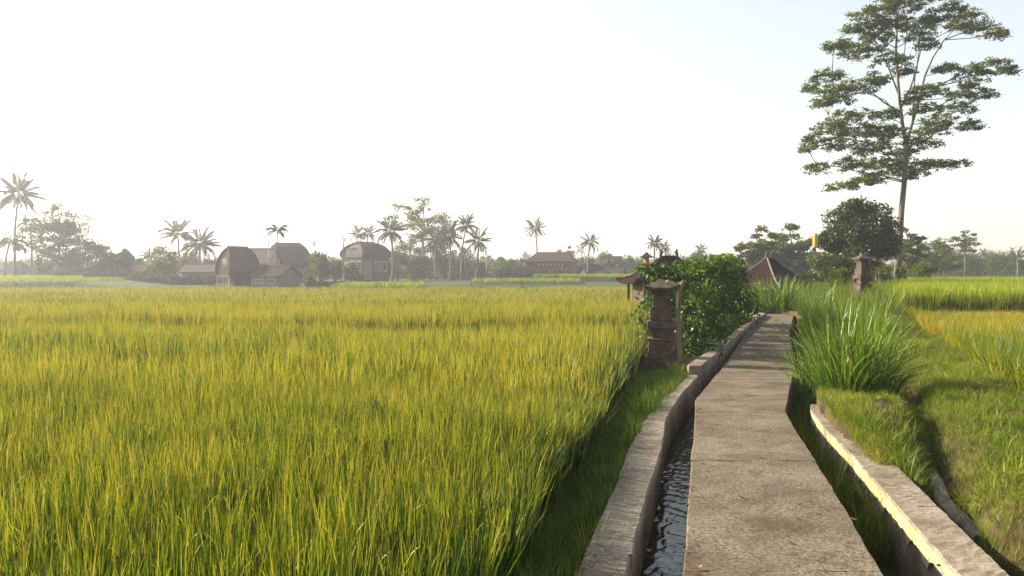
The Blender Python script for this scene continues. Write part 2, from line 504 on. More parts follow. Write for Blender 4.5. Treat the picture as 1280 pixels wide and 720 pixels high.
nt.links.new(bp.outputs[0], b.inputs['Normal']); nt.links.new(b.outputs[0], out.inputs[0])
M['ground'] = m
g = link('ground', np_mesh('ground', np.stack([gX, gY, gZ], -1).reshape(-1, 3), quads, None, True), None, M['ground'])
tag(g, 'earth ground of the rice fields, banks and channel beds', None, None, 'structure')

# ------------------------------------------------------------------ concrete: path slabs, channel walls
def strip_solid(name, Ys, xL, xR, zt, zb, mat, parent, cham=0.014, jit=0.006, seed=0, ncol=8, zjit=0.004):
    """a solid strip along y: top with worn chamfered edges, vertical sides, end faces"""
    rg = np.random.default_rng(seed)
    n = len(Ys)
    jl = np.convolve(rg.normal(0, jit, n + 4), [0.2] * 5, 'valid') * 1.6
    jr = np.convolve(rg.normal(0, jit, n + 4), [0.2] * 5, 'valid') * 1.6
    rows = []
    for i in range(n):
        a, c = xL[i] + jl[i], xR[i] + jr[i]
        zt_i = zt[i] if hasattr(zt, '__len__') else zt
        ch = cham * rg.uniform(0.6, 1.6)
        zb_i = zb[i] if hasattr(zb, '__len__') else zb
        row = [(a, Ys[i], zb_i), (a, Ys[i], zt_i - ch * 1.1)]
        for k in range(ncol):
            t = k / (ncol - 1)
            row.append((a + ch + (c - a - 2 * ch) * t, Ys[i], zt_i + rg.normal(0, zjit)))
        row += [(c, Ys[i], zt_i - ch * 1.1), (c, Ys[i], zb_i)]
        rows.append(row)
    k = len(rows[0])
    V = [v for r in rows for v in r]
    Fq = []
    for i in range(n - 1):
        for j in range(k):
            j2 = (j + 1) % k
            Fq.append((i * k + j, (i + 1) * k + j, (i + 1) * k + j2, i * k + j2))
    mb = MB(); mb.add(V, Fq + [tuple(range(k)), tuple((n - 1) * k + j for j in range(k - 1, -1, -1))])
    return mb.build(name, mat, parent)

path = empty('path', (0, 0, 0), 0, 'narrow pale concrete footpath between the two channels', None, None, 'structure')
j0 = 4.575
joints = [j0 - 1.35 * k for k in range(5, 0, -1)] + [j0, 5.93, 7.3, 8.55]
while joints[-1] < 33.0: joints.append(joints[-1] + random.Random(len(joints)).uniform(1.25, 1.45))
joints[-1] = 34.6
for i, (a, b_) in enumerate(zip(joints[:-1], joints[1:])):
    n = max(8, int((b_ - a) / 0.10))
    ys = np.linspace(a + 0.0025, b_ - 0.0025, n)
    lift = random.Random(i * 7 + 1).uniform(-0.002, 0.002)
    strip_solid('slab', ys, X(pathL, ys), X(pathR, ys), lift + 0.0 * ys, -0.66, M['path'], path, 0.008, 0.0035, i + 1, 10, 0.0022)

def wall_of(name, label, breaks, lo, li, zt, zb, mat, cap_t, seed, over=0.0):
    e = empty(name, (0, 0, 0), 0, label, 'channel wall')
    for i, (a, b_) in enumerate(zip(breaks[:-1], breaks[1:])):
        ys = np.linspace(a + 0.003, b_ - 0.003, max(6, int((b_ - a) / 0.12)))
        strip_solid('coping', ys, lo(ys) - over, li(ys) + over, zt, zt - cap_t, mat, e, 0.009, 0.005, seed + i, 5, 0.002)
    ys = np.linspace(breaks[0], breaks[-1], 60)
    strip_solid('wall_face', ys, lo(ys) + 0.012, li(ys) - 0.012, zt - cap_t - 0.002, zb, M['wall'], e, 0.004, 0.012, seed + 50, 3, 0.0)
    return e
wl = lambda y: X(wallLo, y)
wi = lambda y: X(wallLi, y)
wall_of('channel_wall', 'low grey concrete wall on the left edge of the water channel, next to the rice verge', [-4, -1.2, 1.9, 4.9, 7.0, 9.3, 11.4, 13.75], wl, wi, ZW, -0.7, M['wall'], 0.09, 100)
w2a, w2b = lambda y: X(wall2o, y), lambda y: X(wall2i, y)
y2 = wall2i[0, 1]
wall_of('channel_wall', 'raised block of channel wall running along the foot of the leafy hedge', [y2 - 0.0, 16.6, 18.6, 23.0, 28.5, 34.0], w2a, w2b, ZW2, -0.7, M['wall'], 0.12, 200)
# right wall: grey coping over flaking pale render that also paints the sunlit strip
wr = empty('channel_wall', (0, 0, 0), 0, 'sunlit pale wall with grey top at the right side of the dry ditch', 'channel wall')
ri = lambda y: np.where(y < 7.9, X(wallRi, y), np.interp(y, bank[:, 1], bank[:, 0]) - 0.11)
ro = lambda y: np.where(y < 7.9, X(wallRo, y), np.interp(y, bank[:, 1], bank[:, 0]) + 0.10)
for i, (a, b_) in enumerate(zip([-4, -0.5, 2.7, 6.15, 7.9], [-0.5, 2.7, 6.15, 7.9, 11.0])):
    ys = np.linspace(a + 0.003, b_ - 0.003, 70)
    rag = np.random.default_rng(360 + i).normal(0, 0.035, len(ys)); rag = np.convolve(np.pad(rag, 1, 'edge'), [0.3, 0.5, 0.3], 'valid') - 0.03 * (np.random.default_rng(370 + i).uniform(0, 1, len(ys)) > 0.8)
    strip_solid('coping', ys, ri(ys), ro(ys), ZR, ZR - 0.025, M['wall'], wr, 0.008, 0.004, 300 + i, 6, 0.002)
    strip_solid('sunlit_render', ys, ri(ys) + 0.006, ro(ys) - 0.01, ZR - 0.027, np.minimum(ZR - 0.05, ZR - 0.15 + rag), M['pale'], wr, 0.004, 0.008, 320 + i, 3, 0.0)
ys = np.linspace(-4, 11.0, 90)
strip_solid('wall_face', ys, ri(ys) + 0.022, ro(ys) - 0.024, ZR - 0.030, -0.75, M['wall'], wr, 0.004, 0.012, 350, 3, 0.0)
# half buried kerb in the gully
c0, c1 = G(1132, 520, -0.26), G(1180, 625, -0.26)
cb = empty('kerb', (0, 0, 0), 0, 'half buried narrow concrete kerb in the grassy gully right of the pale wall', 'kerb')
ys = np.linspace(c1[1] - 1.0, c0[1] + 0.4, 40)
xk = np.interp(ys, [c1[1] - 1.0, c1[1], c0[1], c0[1] + 0.4], [c1[0] - 0.25, c1[0], c0[0], c0[0] + 0.1])
strip_solid('kerb_top', ys, xk - 0.065, xk + 0.065, -0.24, -0.5, M['wall'], cb, 0.015, 0.012, 400, 4, 0.006)

# water in the left channel: short choppy ripples
yw = axis([(-4, 3, 0.2), (3, 12, 0.022), (12, 34.2, 0.12)])
xa = np.where(yw < 13.8, X(wallLi, yw), X(wall2i, yw)) - 0.03
xb = X(pathL, yw) + 0.02
NW = 22
tw = np.linspace(0, 1, NW)
WX = xa[:, None] + (xb - xa)[:, None] * tw[None]
WY = np.repeat(yw[:, None], NW, 1)
WU = WX + 0.05 * wob(WX, WY, 9, 1); WW = WY + 0.09 * wob(WX, WY, 7, 4)
WZ = -0.47 + 0.004 * wob(WU, WW * 0.8, 24, 2) + 0.007 * wob(WU, WW, 42, 9) * (0.45 + 0.55 * wob(WX, WY, 5, 14)) + 0.0030 * wob(WU, WW * 0.6, 80, 5)
V = np.stack([WX, WY, WZ], -1).reshape(-1, 3)
ii = np.arange(len(yw) * NW).reshape(len(yw), NW)
Q = np.stack([ii[:-1, :-1], ii[:-1, 1:], ii[1:, 1:], ii[1:, :-1]], -1).reshape(-1, 4)
m, nt, out = newmat('channel_water')
tc = N(nt, 'ShaderNodeTexCoord')
mp = N(nt, 'ShaderNodeMapping'); mp.inputs['Scale'].default_value = (1.0, 0.6, 1); nt.links.new(tc.outputs['Object'], mp.inputs['Vector'])
b = N(nt, 'ShaderNodeBsdfPrincipled')
b.inputs['Base Color'].default_value = (0.012, 0.013, 0.012, 1); b.inputs['Roughness'].default_value = 0.07; b.inputs['IOR'].default_value = 1.33; b.inputs['Specular IOR Level'].default_value = 0.55
bp = N(nt, 'ShaderNodeBump'); bp.inputs['Strength'].default_value = 0.25; bp.inputs['Distance'].default_value = 0.01
nt.links.new(noise(nt, mp.outputs[0], 17, 3, 0.6, 0.8), bp.inputs['Height'])
nt.links.new(bp.outputs[0], b.inputs['Normal']); nt.links.new(b.outputs[0], out.inputs[0])
tag(link('water', np_mesh('water', V, Q, None, True), None, m), 'dark rippling water in the left channel', None, None, 'structure')

# ------------------------------------------------------------------ blades, clumps, scattering
def clump(name, n, h, spread, bend, width, mat, seed, segs=3, hvar=0.25, tlo=0.0, thi=1.0, tipshift=0.0, lean=0.0, skirt=0.0):
    """n tapering blades growing from a small foot"""
    rg = np.random.default_rng(seed)
    V, Q, T = [], [], []
    for i in range(n):
        a = rg.uniform(0, 2 * math.pi); r = spread * math.sqrt(rg.uniform(0, 1))
        x0, y0 = r * math.cos(a), r * math.sin(a)
        az = a + rg.normal(0, 0.8)
        L = h * (1 - hvar + 2 * hvar * rg.uniform(0, 1))
        bd = bend * abs(rg.normal(0.6, 0.5)); tl = abs(rg.normal(0, 0.5)) * bend * 0.5
        w = width * rg.uniform(0.7, 1.2)
        if rg.uniform() < skirt:
            L *= rg.uniform(0.5, 0.75); bd += rg.uniform(0.3, 0.75); r = spread * 1.1; x0, y0 = r * math.cos(a), r * math.sin(a); az = a + rg.normal(0, 0.35)
        face = az + math.pi / 2 + rg.normal(0, 0.6)
        sx, sy = math.cos(face), math.sin(face)
        t0 = rg.uniform(tlo, thi)
        b0 = len(V)
        for k in range(segs + 1):
            t = k / segs
            out_ = L * (tl * t + bd * t * t)
            z = L * t * (1 - 0.35 * bd * t) - 0.02
            px, py = x0 + math.cos(az) * out_ + lean * L * t * t, y0 + math.sin(az) * out_
            ww = w * (1.0 - 0.15 * t) * (1 - t ** 3.0) + 0.0004
            ww *= 0.6 + 0.4 * min(1, t * 4)
            V.append((px - sx * ww / 2, py - sy * ww / 2, z)); V.append((px + sx * ww / 2, py + sy * ww / 2, z))
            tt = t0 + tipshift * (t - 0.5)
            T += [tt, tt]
        for k in range(segs):
            Q.append((b0 + 2 * k, b0 + 2 * k + 1, b0 + 2 * k + 3, b0 + 2 * k + 2))
    me = np_mesh(name, V, Q, T)
    me.materials.append(mat)
    return me

def heads(me, n, h, mat, seed, width=0.011):
    """adds a few drooping yellow grain heads to a clump mesh (returns a new mesh)"""
    rg = np.random.default_rng(seed)
    nv = len(me.vertices)
    V = np.empty(nv * 3, dtype=np.float32); me.vertices.foreach_get('co', V); V = V.reshape(-1, 3)
    Fq = np.array([list(p.vertices) for p in me.polygons])
    T = np.empty(nv, dtype=np.float32); me.attributes['tint'].data.foreach_get('value', T)
    V, Fq, T = list(map(tuple, V)), list(map(tuple, Fq)), list(T)
    for i in range(n):
        az = rg.uniform(0, 6.28); L = h * rg.uniform(0.85, 1.06); dr = rg.uniform(0.05, 0.13)
        f = rg.uniform(0, 6.28); sx, sy = math.cos(f), math.sin(f); b0 = len(V)
        x0, y0 = rg.normal(0, 0.02), rg.normal(0, 0.02)
        tt = rg.uniform(0.72, 0.98)
        for k, (t, w) in enumerate([(0, 0.2), (0.62, 0.3), (0.82, 0.5), (0.95, 1.0), (1.04, 0.9), (1.1, 0.15)]):
            o_ = dr * max(0, (t - 0.45)) ** 1.5 * 2.2; z = L * (t - max(0, t - 0.8) ** 2 * 1.4)
            p = (x0 + o_ * math.cos(az), y0 + o_ * math.sin(az), z); ww = width * w / 2
            V += [(p[0] - sx * ww, p[1] - sy * ww, p[2]), (p[0] + sx * ww, p[1] + sy * ww, p[2])]
            T += [tt - 0.5 * (k < 2)] * 2
        for k in range(5): Fq.append((b0 + 2 * k, b0 + 2 * k + 1, b0 + 2 * k + 3, b0 + 2 * k + 2))
    m2 = np_mesh(me.name, V, Fq, T); m2.materials.append(mat)
    return m2

def scatter(name, pts, rots, scl, shade, protos, label):
    """one 'stuff' object: its vertices carry a copy of one of the clump meshes each"""
    pts = np.asarray(pts, dtype=np.float32)
    me = bpy.data.meshes.new(name)
    n = len(pts)
    me.vertices.add(n)
    me.vertices.foreach_set('co', pts.ravel())
    for nm, typ, key, arr in (('rot', 'FLOAT_VECTOR', 'vector', rots), ('scl', 'FLOAT_VECTOR', 'vector', scl), ('shade', 'FLOAT', 'value', shade)):
        at = me.attributes.new(nm, typ, 'POINT')
        at.data.foreach_set(key, np.asarray(arr, dtype=np.float32).ravel())
    at = me.attributes.new('pick', 'INT', 'POINT')
    at.data.foreach_set('value', np.random.default_rng(n).integers(0, len(protos), n).astype(np.int32))
    for p in protos:
        for mm in p.materials:
            if mm.name not in me.materials: me.materials.append(mm)
    o = link(name, me)
    ng = bpy.data.node_groups.new(name + '_nodes', 'GeometryNodeTree')
    ng.interface.new_socket('Geometry', in_out='INPUT', socket_type='NodeSocketGeometry')
    ng.interface.new_socket('Geometry', in_out='OUTPUT', socket_type='NodeSocketGeometry')
    gi = ng.nodes.new('NodeGroupInput'); go = ng.nodes.new('NodeGroupOutput')
    jn = ng.nodes.new('GeometryNodeJoinGeometry')
    iop = ng.nodes.new('GeometryNodeInstanceOnPoints')
    for i, p in reversed(list(enumerate(protos))):
        po = bpy.data.objects.new('clump_source', p)      # never linked to the scene
        oi = ng.nodes.new('GeometryNodeObjectInfo')
        oi.inputs['Object'].default_value = po
        oi.inputs['As Instance'].default_value = False
        g2 = ng.nodes.new('GeometryNodeGeometryToInstance')
        ng.links.new(oi.outputs['Geometry'], g2.inputs[0])
        ng.links.new(g2.outputs[0], jn.inputs[0])
    def named(nm, typ):
        a = ng.nodes.new('GeometryNodeInputNamedAttribute'); a.data_type = typ
        a.inputs['Name'].default_value = nm
        return a.outputs['Attribute']
    ng.links.new(gi.outputs[0], iop.inputs['Points'])
    ng.links.new(jn.outputs[0], iop.inputs['Instance'])
    iop.inputs['Pick Instance'].default_value = True
    ng.links.new(named('pick', 'INT'), iop.inputs['Instance Index'])
    ng.links.new(named('rot', 'FLOAT_VECTOR'), iop.inputs['Rotation'])
    ng.links.new(named('scl', 'FLOAT_VECTOR'), iop.inputs['Scale'])
    ng.links.new(iop.outputs[0], go.inputs[0])
    md = o.modifiers.new('plants', 'NODES')
    md.node_group = ng
    return tag(o, label, None, None, 'stuff')

def jitter_grid(x0, x1, y0, y1, s, rg):
    xs = np.arange(x0, x1, s); ys_ = np.arange(y0, y1, s)
    a, b_ = np.meshgrid(xs, ys_)
    a = a.ravel() + rg.uniform(-0.5, 0.5, a.size) * s; b_ = b_.ravel() + rg.uniform(-0.5, 0.5, b_.size) * s
    return a, b_

rg = np.random.default_rng(11)
# --- the big ripening rice field on the left
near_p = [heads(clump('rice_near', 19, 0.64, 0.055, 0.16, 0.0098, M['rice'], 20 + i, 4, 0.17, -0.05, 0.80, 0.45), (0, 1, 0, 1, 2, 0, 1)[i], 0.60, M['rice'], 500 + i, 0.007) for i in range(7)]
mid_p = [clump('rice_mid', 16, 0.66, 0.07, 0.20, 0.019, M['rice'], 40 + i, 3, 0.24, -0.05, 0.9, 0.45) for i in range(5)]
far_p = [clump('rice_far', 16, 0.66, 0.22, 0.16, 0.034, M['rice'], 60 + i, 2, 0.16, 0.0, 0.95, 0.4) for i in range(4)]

def rice_band(y0, y1, s, px_l):
    x0 = (px_l - 640) / F * y1 - 0.5
    a, b_ = jitter_grid(x0, X(riceE, np.array([min(y1, 15.0)]))[0] + 16, y0, y1, s, rg)
    keep = a > (px_l - 640) / F * b_ - 0.8
    edge = np.where(b_ < 15.5, X(riceE, np.clip(b_, -9, 15.5)), X(riceE, np.array([15.5]))[0] + 0.18 * (b_ - 15.5))
    edge = edge + 0.05 * wob(a * 0, b_, 3.0)
    keep &= a < edge
    # the low bund across the field
    by = 20.3 - 0.09 * a + 0.5 * np.sin(a * 0.35)
    keep &= ~((np.abs(b_ - by) < 0.75) & (wob(a, b_, 1.5, 4) > -0.75))
    return a[keep], b_[keep], edge[keep]

def field_attrs(a, b_, edge, hs):
    d = edge - a
    out_ = np.clip(1 - d / 0.45, 0, 1) * (b_ < 17)
    n = len(a)
    ry = 0.06 * rg.normal(size=n) + 0.14 * out_ * rg.uniform(0.3, 1.0, n)
    rx = 0.07 * rg.normal(size=n)
    yaw = rg.uniform(0, 6.28, n)
    # lean (about world axes) first turned by yaw: build euler XYZ with yaw applied first
    rots = np.zeros((n, 3)); 
    for i in range(n):
        e = (Matrix.Rotation(ry[i], 3, 'Y') @ Matrix.Rotation(rx[i], 3, 'X') @ Matrix.Rotation(yaw[i], 3, 'Z')).to_euler()
        rots[i] = e
    by = 20.3 - 0.09 * a
    h = hs * (1 + 0.11 * wob(a, b_, 0.9, 2) + 0.11 * wob(a, b_, 2.6, 9)) * rg.uniform(0.86, 1.10, n) + 0.24 * sstep(-0.3, 0.6, b_ - by) * sstep(16, 2, b_ - by) - 0.05 * sstep(-3, -1, b_ - by) * (b_ < by)
    h = h * (1 - 0.12 * out_)
    scl = np.stack([np.ones(n), np.ones(n), h], -1)
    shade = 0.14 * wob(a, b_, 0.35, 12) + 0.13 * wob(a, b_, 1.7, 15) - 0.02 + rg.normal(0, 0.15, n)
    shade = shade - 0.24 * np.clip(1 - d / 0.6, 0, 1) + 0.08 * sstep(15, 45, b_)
    return rots, scl, shade

for nm, bands, protos, hs in (
        ('near', [(-1.5, 9.5, 0.092)], near_p, 1.0),
        ('mid', [(9.5, 18, 0.155), (18, 30, 0.20)], mid_p, 1.0),
        ('far', [(30, 48, 0.36), (48, FIELD_Y, 0.46)], far_p, 1.0)):
    A, B, E = [], [], []
    for (y0, y1, s) in bands:
        a, b_, e = rice_band(y0, y1, s, -150)
        A.append(a); B.append(b_); E.append(e)
    a, b_, e = map(np.concatenate, (A, B, E))
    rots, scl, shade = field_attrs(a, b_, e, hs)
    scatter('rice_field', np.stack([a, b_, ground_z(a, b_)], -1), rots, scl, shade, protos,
            {'near': 'ripening yellow green rice standing closest to the camera, left of the path',
             'mid': 'ripening rice in the middle of the big left field',
             'far': 'ripening rice towards the far edge of the big left field'}[nm])

def simple_attrs(n, s0, s1, lean=0.12, sh=0.12, sh0=0.0):
    rots = np.stack([rg.normal(0, lean, n), rg.normal(0, lean, n), rg.uniform(0, 6.28, n)], -1)
    k = rg.uniform(s0, s1, n)
    return rots, np.stack([k, k, k], -1), sh0 + rg.normal(0, sh, n)

# --- ripe rice patch and the green upper terrace on the right
rr_p = [clump('ripe_rice', 20, 0.55, 0.07, 0.24, 0.011, M['riceorange'], 80 + i, 3, 0.2, 0.0, 0.85, -0.35) for i in range(5)]
a, b_ = jitter_grid(4, 24, 5, 27.2, 0.15, rg)
xr_ = np.interp(b_, riceR[:, 1], riceR[:, 0])
k = (a > xr_ + 0.1 + 0.06 * wob(a, b_, 3)) & (a < 0.75 * b_ + 1.5)
a, b_ = a[k], b_[k]
rots, scl, shade = simple_attrs(len(a), 0.85, 1.1, 0.08, 0.1)
d = a - np.interp(b_, riceR[:, 1], riceR[:, 0])
rots[:, 1] -= 0.25 * np.clip(1 - d / 0.5, 0, 1)
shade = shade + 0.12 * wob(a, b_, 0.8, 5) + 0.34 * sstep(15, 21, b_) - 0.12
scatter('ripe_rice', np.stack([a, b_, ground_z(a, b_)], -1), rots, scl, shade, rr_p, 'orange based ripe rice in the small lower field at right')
gr_p = [clump('green_rice', 16, 0.56, 0.13, 0.2, 0.02, M['ricegreen'], 90 + i, 2, 0.2, 0.15, 0.85, 0.3) for i in range(4)]
a1, b1 = jitter_grid(10, 40, 27.5, 40, 0.24, rg)
a2, b2 = jitter_grid(14, 66, 40, 74, 0.40, rg)
a, b_ = np.concatenate([a1, a2]), np.concatenate([b1, b2])
k = (a > np.interp(b_, terrL[:, 1], terrL[:, 0]) + 0.1) & (a < 0.75 * b_ + 3)
a, b_ = a[k], b_[k]
rots, scl, shade = simple_attrs(len(a), 0.85, 1.12, 0.08, 0.1)
shade = shade + 0.1 * wob(a, b_, 0.5, 5) + 0.15
scatter('green_rice', np.stack([a, b_, ground_z(a, b_)], -1), rots, scl, shade, gr_p, 'bright green rice on the raised terrace at right')
# --- far terraces
fr_p = [clump('terrace_rice', 12, 0.5, 0.4, 0.2, 0.08, M['ricegreen'], 95 + i, 2, 0.2, 0.3, 0.9, 0.2) for i in range(3)]
A, B = [], []
for (x0, x1, y0, y1, h) in TER:
    a, b_ = jitter_grid(x0, x1, y0, y1, 0.75, rg)
    A.append(a); B.append(b_)
a, b_ = np.concatenate(A), np.concatenate(B)
rots, scl, shade = simple_attrs(len(a), 0.8, 1.1, 0.08, 0.1)
scatter('terrace_rice', np.stack([a, b_, ground_z(a, b_)], -1), rots, scl, shade - 0.12, fr_p, 'pale green rice strips on the low terraces beyond the big field')

# --- grass: verge, bank, ditch
gs_p = [clump('grass_tuft', 16, 0.17, 0.05, 0.6, 0.006, M['grass'], 110 + i, 3, 0.4, 0.0, 0.6, 0.15) for i in range(6)]
gt_p = [clump('grass_tall', 18, 0.42, 0.06, 0.45, 0.009, M['grass'], 130 + i, 4, 0.35, 0.1, 0.6, 0.15) for i in range(4)]
a, b_ = jitter_grid(-3, 6, -2, 17, 0.062, rg)
k = (a < X(wallLo, b_) + 0.02) & (a > X(riceE, np.clip(b_, -9, 15.5)) - 0.15) & (b_ < 15.6)
a, b_ = a[k], b_[k]
rots, scl, shade = simple_attrs(len(a), 0.5, 1.25, 0.25, 0.13, -0.08)
dw = X(wallLo, b_) - a
scl *= (0.75 + 0.3 * wob(a, b_, 2.0, 4))[:, None]
scl *= np.where((dw < 0.14) & (wob(a, b_, 3.5, 8) > 0.1), 1.7, 1.0)[:, None]
scatter('grass', np.stack([a, b_, ground_z(a, b_) - 0.005], -1), rots, np.clip(scl, 0.35, 2.2), shade, gs_p, 'short green grass on the verge between rice and left channel wall')
# right bank
a, b_ = jitter_grid(1, 15, 2, 27.5, 0.062, rg)
xr_ = chanR(b_); rr_ = np.interp(b_, riceR[:, 1], riceR[:, 0])
patch = wob(a, b_, 2.3, 3) + 0.6 * wob(a, b_, 5.5, 13)
off = np.where(b_ < 7.7, 0.20, np.where(b_ < 8.6, 0.04, -0.12))
k = (a > xr_ + off) & (a < rr_ + 0.25) & (patch > -0.38) & (a < 0.72 * b_ + 1.6)
k &= ~((b_ < 7.6) & (a < X(wallRo, b_) + 0.03))
a, b_, patch = a[k], b_[k], patch[k]
rots, scl, shade = simple_attrs(len(a), 0.5, 1.15, 0.3, 0.14, 0.12)
scl *= (0.62 + 0.30 * patch)[:, None]
orange = np.exp(-(((a - 3.9) / 0.6) ** 2 + ((b_ - 8.8) / 1.0) ** 2))
shade = shade + 0.25 * orange * (rg.uniform(0, 1, len(a)) > 0.4) + 0.10 * wob(a, b_, 0.9, 19)
scatter('grass', np.stack([a, b_, ground_z(a, b_) - 0.005], -1), rots, np.clip(scl, 0.35, 1.8), shade, gs_p, 'patchy grass over the lumpy bank right of the pale wall')
# dry brownish tufts over the bank's edge above the pale wall
a, b_ = jitter_grid(2, 6, 7.5, 11.6, 0.05, rg)
k = (a > chanR(b_) - 0.13) & (a < chanR(b_) + 0.42) & (rg.uniform(0, 1, len(a)) > 0.25)
a, b_ = a[k], b_[k]
rots, scl, shade = simple_attrs(len(a), 0.35, 0.8, 0.4, 0.2, 0.34)
scatter('dry_grass', np.stack([a, b_, ground_z(a, b_) - 0.004], -1), rots, scl, shade, gs_p, 'dry brownish grass over the edge of the bank above the pale wall')
# tall tufts: in the right ditch, along wall feet, on the rising ground by the small shrine
A, B, S = [], [], []
a, b_ = jitter_grid(1.5, 5, 6.3, 12, 0.085, rg)
k = (a > X(pathR, b_) + 0.05) & (a < chanR(b_) - 0.14) & (wob(a, b_, 2.6, 2) > -0.5)
A.append(a[k]); B.append(b_[k]); S.append(np.full(k.sum(), 1.0))
a, b_ = jitter_grid(1.5, 8, 3.5, 9.5, 0.10, rg)
k = (a > X(wallRo, b_) + 0.02) & (a < X(wallRo, b_) + 0.16) & (wob(a, b_, 1.9, 6) > 0.0)
A.append(a[k]); B.append(b_[k]); S.append(np.full(k.sum(), 0.62))
a, b_ = jitter_grid(6, 20, 15, 36, 0.26, rg)
k = (a > chanR(b_) + 0.25) & (a < np.interp(b_, riceR[:, 1], riceR[:, 0]) + np.where(b_ > 27, 2.0, np.where(b_ < 23, -0.9, -0.2))) & (a < np.interp(b_, terrL[:, 1], terrL[:, 0]) + np.where(b_ < 27, 99, 0))
A.append(a[k]); B.append(b_[k]); S.append(1.0 + 0.5 * sstep(19, 26, b_[k]))
a, b_ = jitter_grid(8, 34, 34.8, 62, 0.45, rg)
k = (a < np.interp(b_, terrL[:, 1], terrL[:, 0]) + 0.3) & (a > 0.26 * b_)
A.append(a[k]); B.append(b_[k]); S.append(np.full(k.sum(), 1.6))
a, b_ = jitter_grid(-2, 12, 62, 76, 0.5, rg)
a, b_, s_ = np.concatenate(A), np.concatenate(B), np.concatenate(S)
rots, scl, shade = simple_attrs(len(a), 0.7, 1.2, 0.15, 0.12, -0.02)
scl *= s_[:, None]
scatter('weeds', np.stack([a, b_, ground_z(a, b_) - 0.01], -1), rots, scl, shade, gt_p, 'tall green weeds in the right ditch and on the ground past the path')

# ------------------------------------------------------------------ foliage helpers
def leaves(C0, D, S, L, W, tint, mat, name, parent):
    C0, D, S = map(np.asarray, (C0, D, S))
    n = len(C0)
    L = np.broadcast_to(L, (n,))[:, None]; W = np.broadcast_to(W, (n,))[:, None]
    up = np.cross(S, D)
    v0 = C0; v2 = C0 + D * L
    mid = C0 + D * L * 0.45
    v1 = mid + S * W / 2 + up * W * 0.12; v3 = mid - S * W / 2 + up * W * 0.12
    V = np.stack([v0, v1, v2, v3], 1).reshape(-1, 3)
    Q = np.arange(n * 4).reshape(n, 4)
    me = np_mesh(name, V, Q, np.repeat(tint, 4))
    return link(name, me, parent, mat)

def rand_dirs(rg, n, zb=0.0, zs=1.0):
    d = rg.normal(size=(n, 3)); d[:, 2] = d[:, 2] * zs + zb
    return d / np.linalg.norm(d, axis=1)[:, None]

def orth(rg, D):
    r = rg.normal(size=D.shape)
    s = np.cross(D, r)
    return s / (np.linalg.norm(s, axis=1)[:, None] + 1e-9)

def blob_leaves(rg, blobs, per, shell=0.6):
    """blobs: list of (centre, (rx,ry,rz)); leaves in the outer part of each blob"""
    P0, Dn = [], []
    for c, r in blobs:
        d = rand_dirs(rg, per)
        k = (shell + (1 - shell) * rg.uniform(0, 1, per)) ** 0.8
        P0.append(np.array(c) + d * np.array(r) * k[:, None]); Dn.append(d)
    return np.concatenate(P0), np.concatenate(Dn)

def round_tree(name, label, loc, W, Ht, mat, seed, leaf=0.3, nb=26, per=90, trunk=0.25, clear=0.18, cat='tree', group=None, tint0=0.0, barkm='darkbark', rz=0.5):
    rg = np.random.default_rng(seed)
    e = empty(name, loc, 0, label, cat, group)
    blobs = []
    cz = Ht * (clear + (1 - clear) * 0.5); hz = Ht * (1 - clear) / 2
    for i in range(nb):
        d = rand_dirs(rg, 1, 0.15)[0]
        k = rg.uniform(0.35, 0.88)
        c = np.array((d[0] * W / 2 * k, d[1] * W / 2 * k, cz + d[2] * hz * k))
        s = W * rg.uniform(0.10, 0.20)
        blobs.append((c, (s, s, s * 0.75)))
    P0, Dn = blob_leaves(rg, blobs, per, 0.3)
    n = len(P0)
    D = Dn * 0.5 + rand_dirs(rg, n, 0.0); D /= np.linalg.norm(D, axis=1)[:, None]
    tint = np.clip(tint0 + rg.normal(0.4, 0.2, n) + np.repeat(rg.normal(0, 0.14, nb), per), 0, 1)
    leaves(P0, D, orth(rg, D), leaf * rg.uniform(0.6, 1.3, n), leaf * 0.6 * rg.uniform(0.7, 1.2, n), tint, mat, 'crown', e)
    mb = MB()
    t = trunk
    mb.tube([(0, 0, -0.2), (0.05 * t, 0.02, Ht * 0.2), (0.2 * t, -0.1 * t, Ht * 0.45), (0, 0, Ht * 0.72)], [t / 2 * 1.25, t / 2, t / 2 * 0.8, t / 6], 8)
    for i in range(6):
        c = blobs[i][0]; s = np.array((0, 0, Ht * rg.uniform(0.25, 0.5)))
        mb.tube([s, (s + c) / 2 + np.array((0, 0, 0.05 * Ht)), c], [t * 0.28, t * 0.18, t * 0.06], 5)
    mb.build('trunk', M[barkm], e, True)
    return e

def spray_leaves(rg, sprays, per, sub=7):
    """flat horizontal sprays made of lumpy sub-clumps"""
    P0, lump = [], []
    for (c, rx, ry, rz_) in sprays:
        c = np.array(c)
        ns = max(4, int(sub))
        for j in range(ns):
            a = rg.uniform(0, 6.28); q = math.sqrt(rg.uniform(0, 1))
            sc_ = c + np.array((rx * q * math.cos(a), ry * q * math.sin(a), rz_ * 0.5 * (rg.uniform(-1, 1) - 0.6 * q * q)))
            m_ = max(3, int(per / ns))
            r = min(rx, ry) * rg.uniform(0.22, 0.42)
            d = rg.normal(size=(m_, 3)) * np.array((r * 0.62, r * 0.62, max(0.06, rz_ * 0.32)))
            P0.append(sc_ + d); lump.append(np.full(m_, rg.normal(0, 0.13)))
    return np.concatenate(P0), np.concatenate(lump)

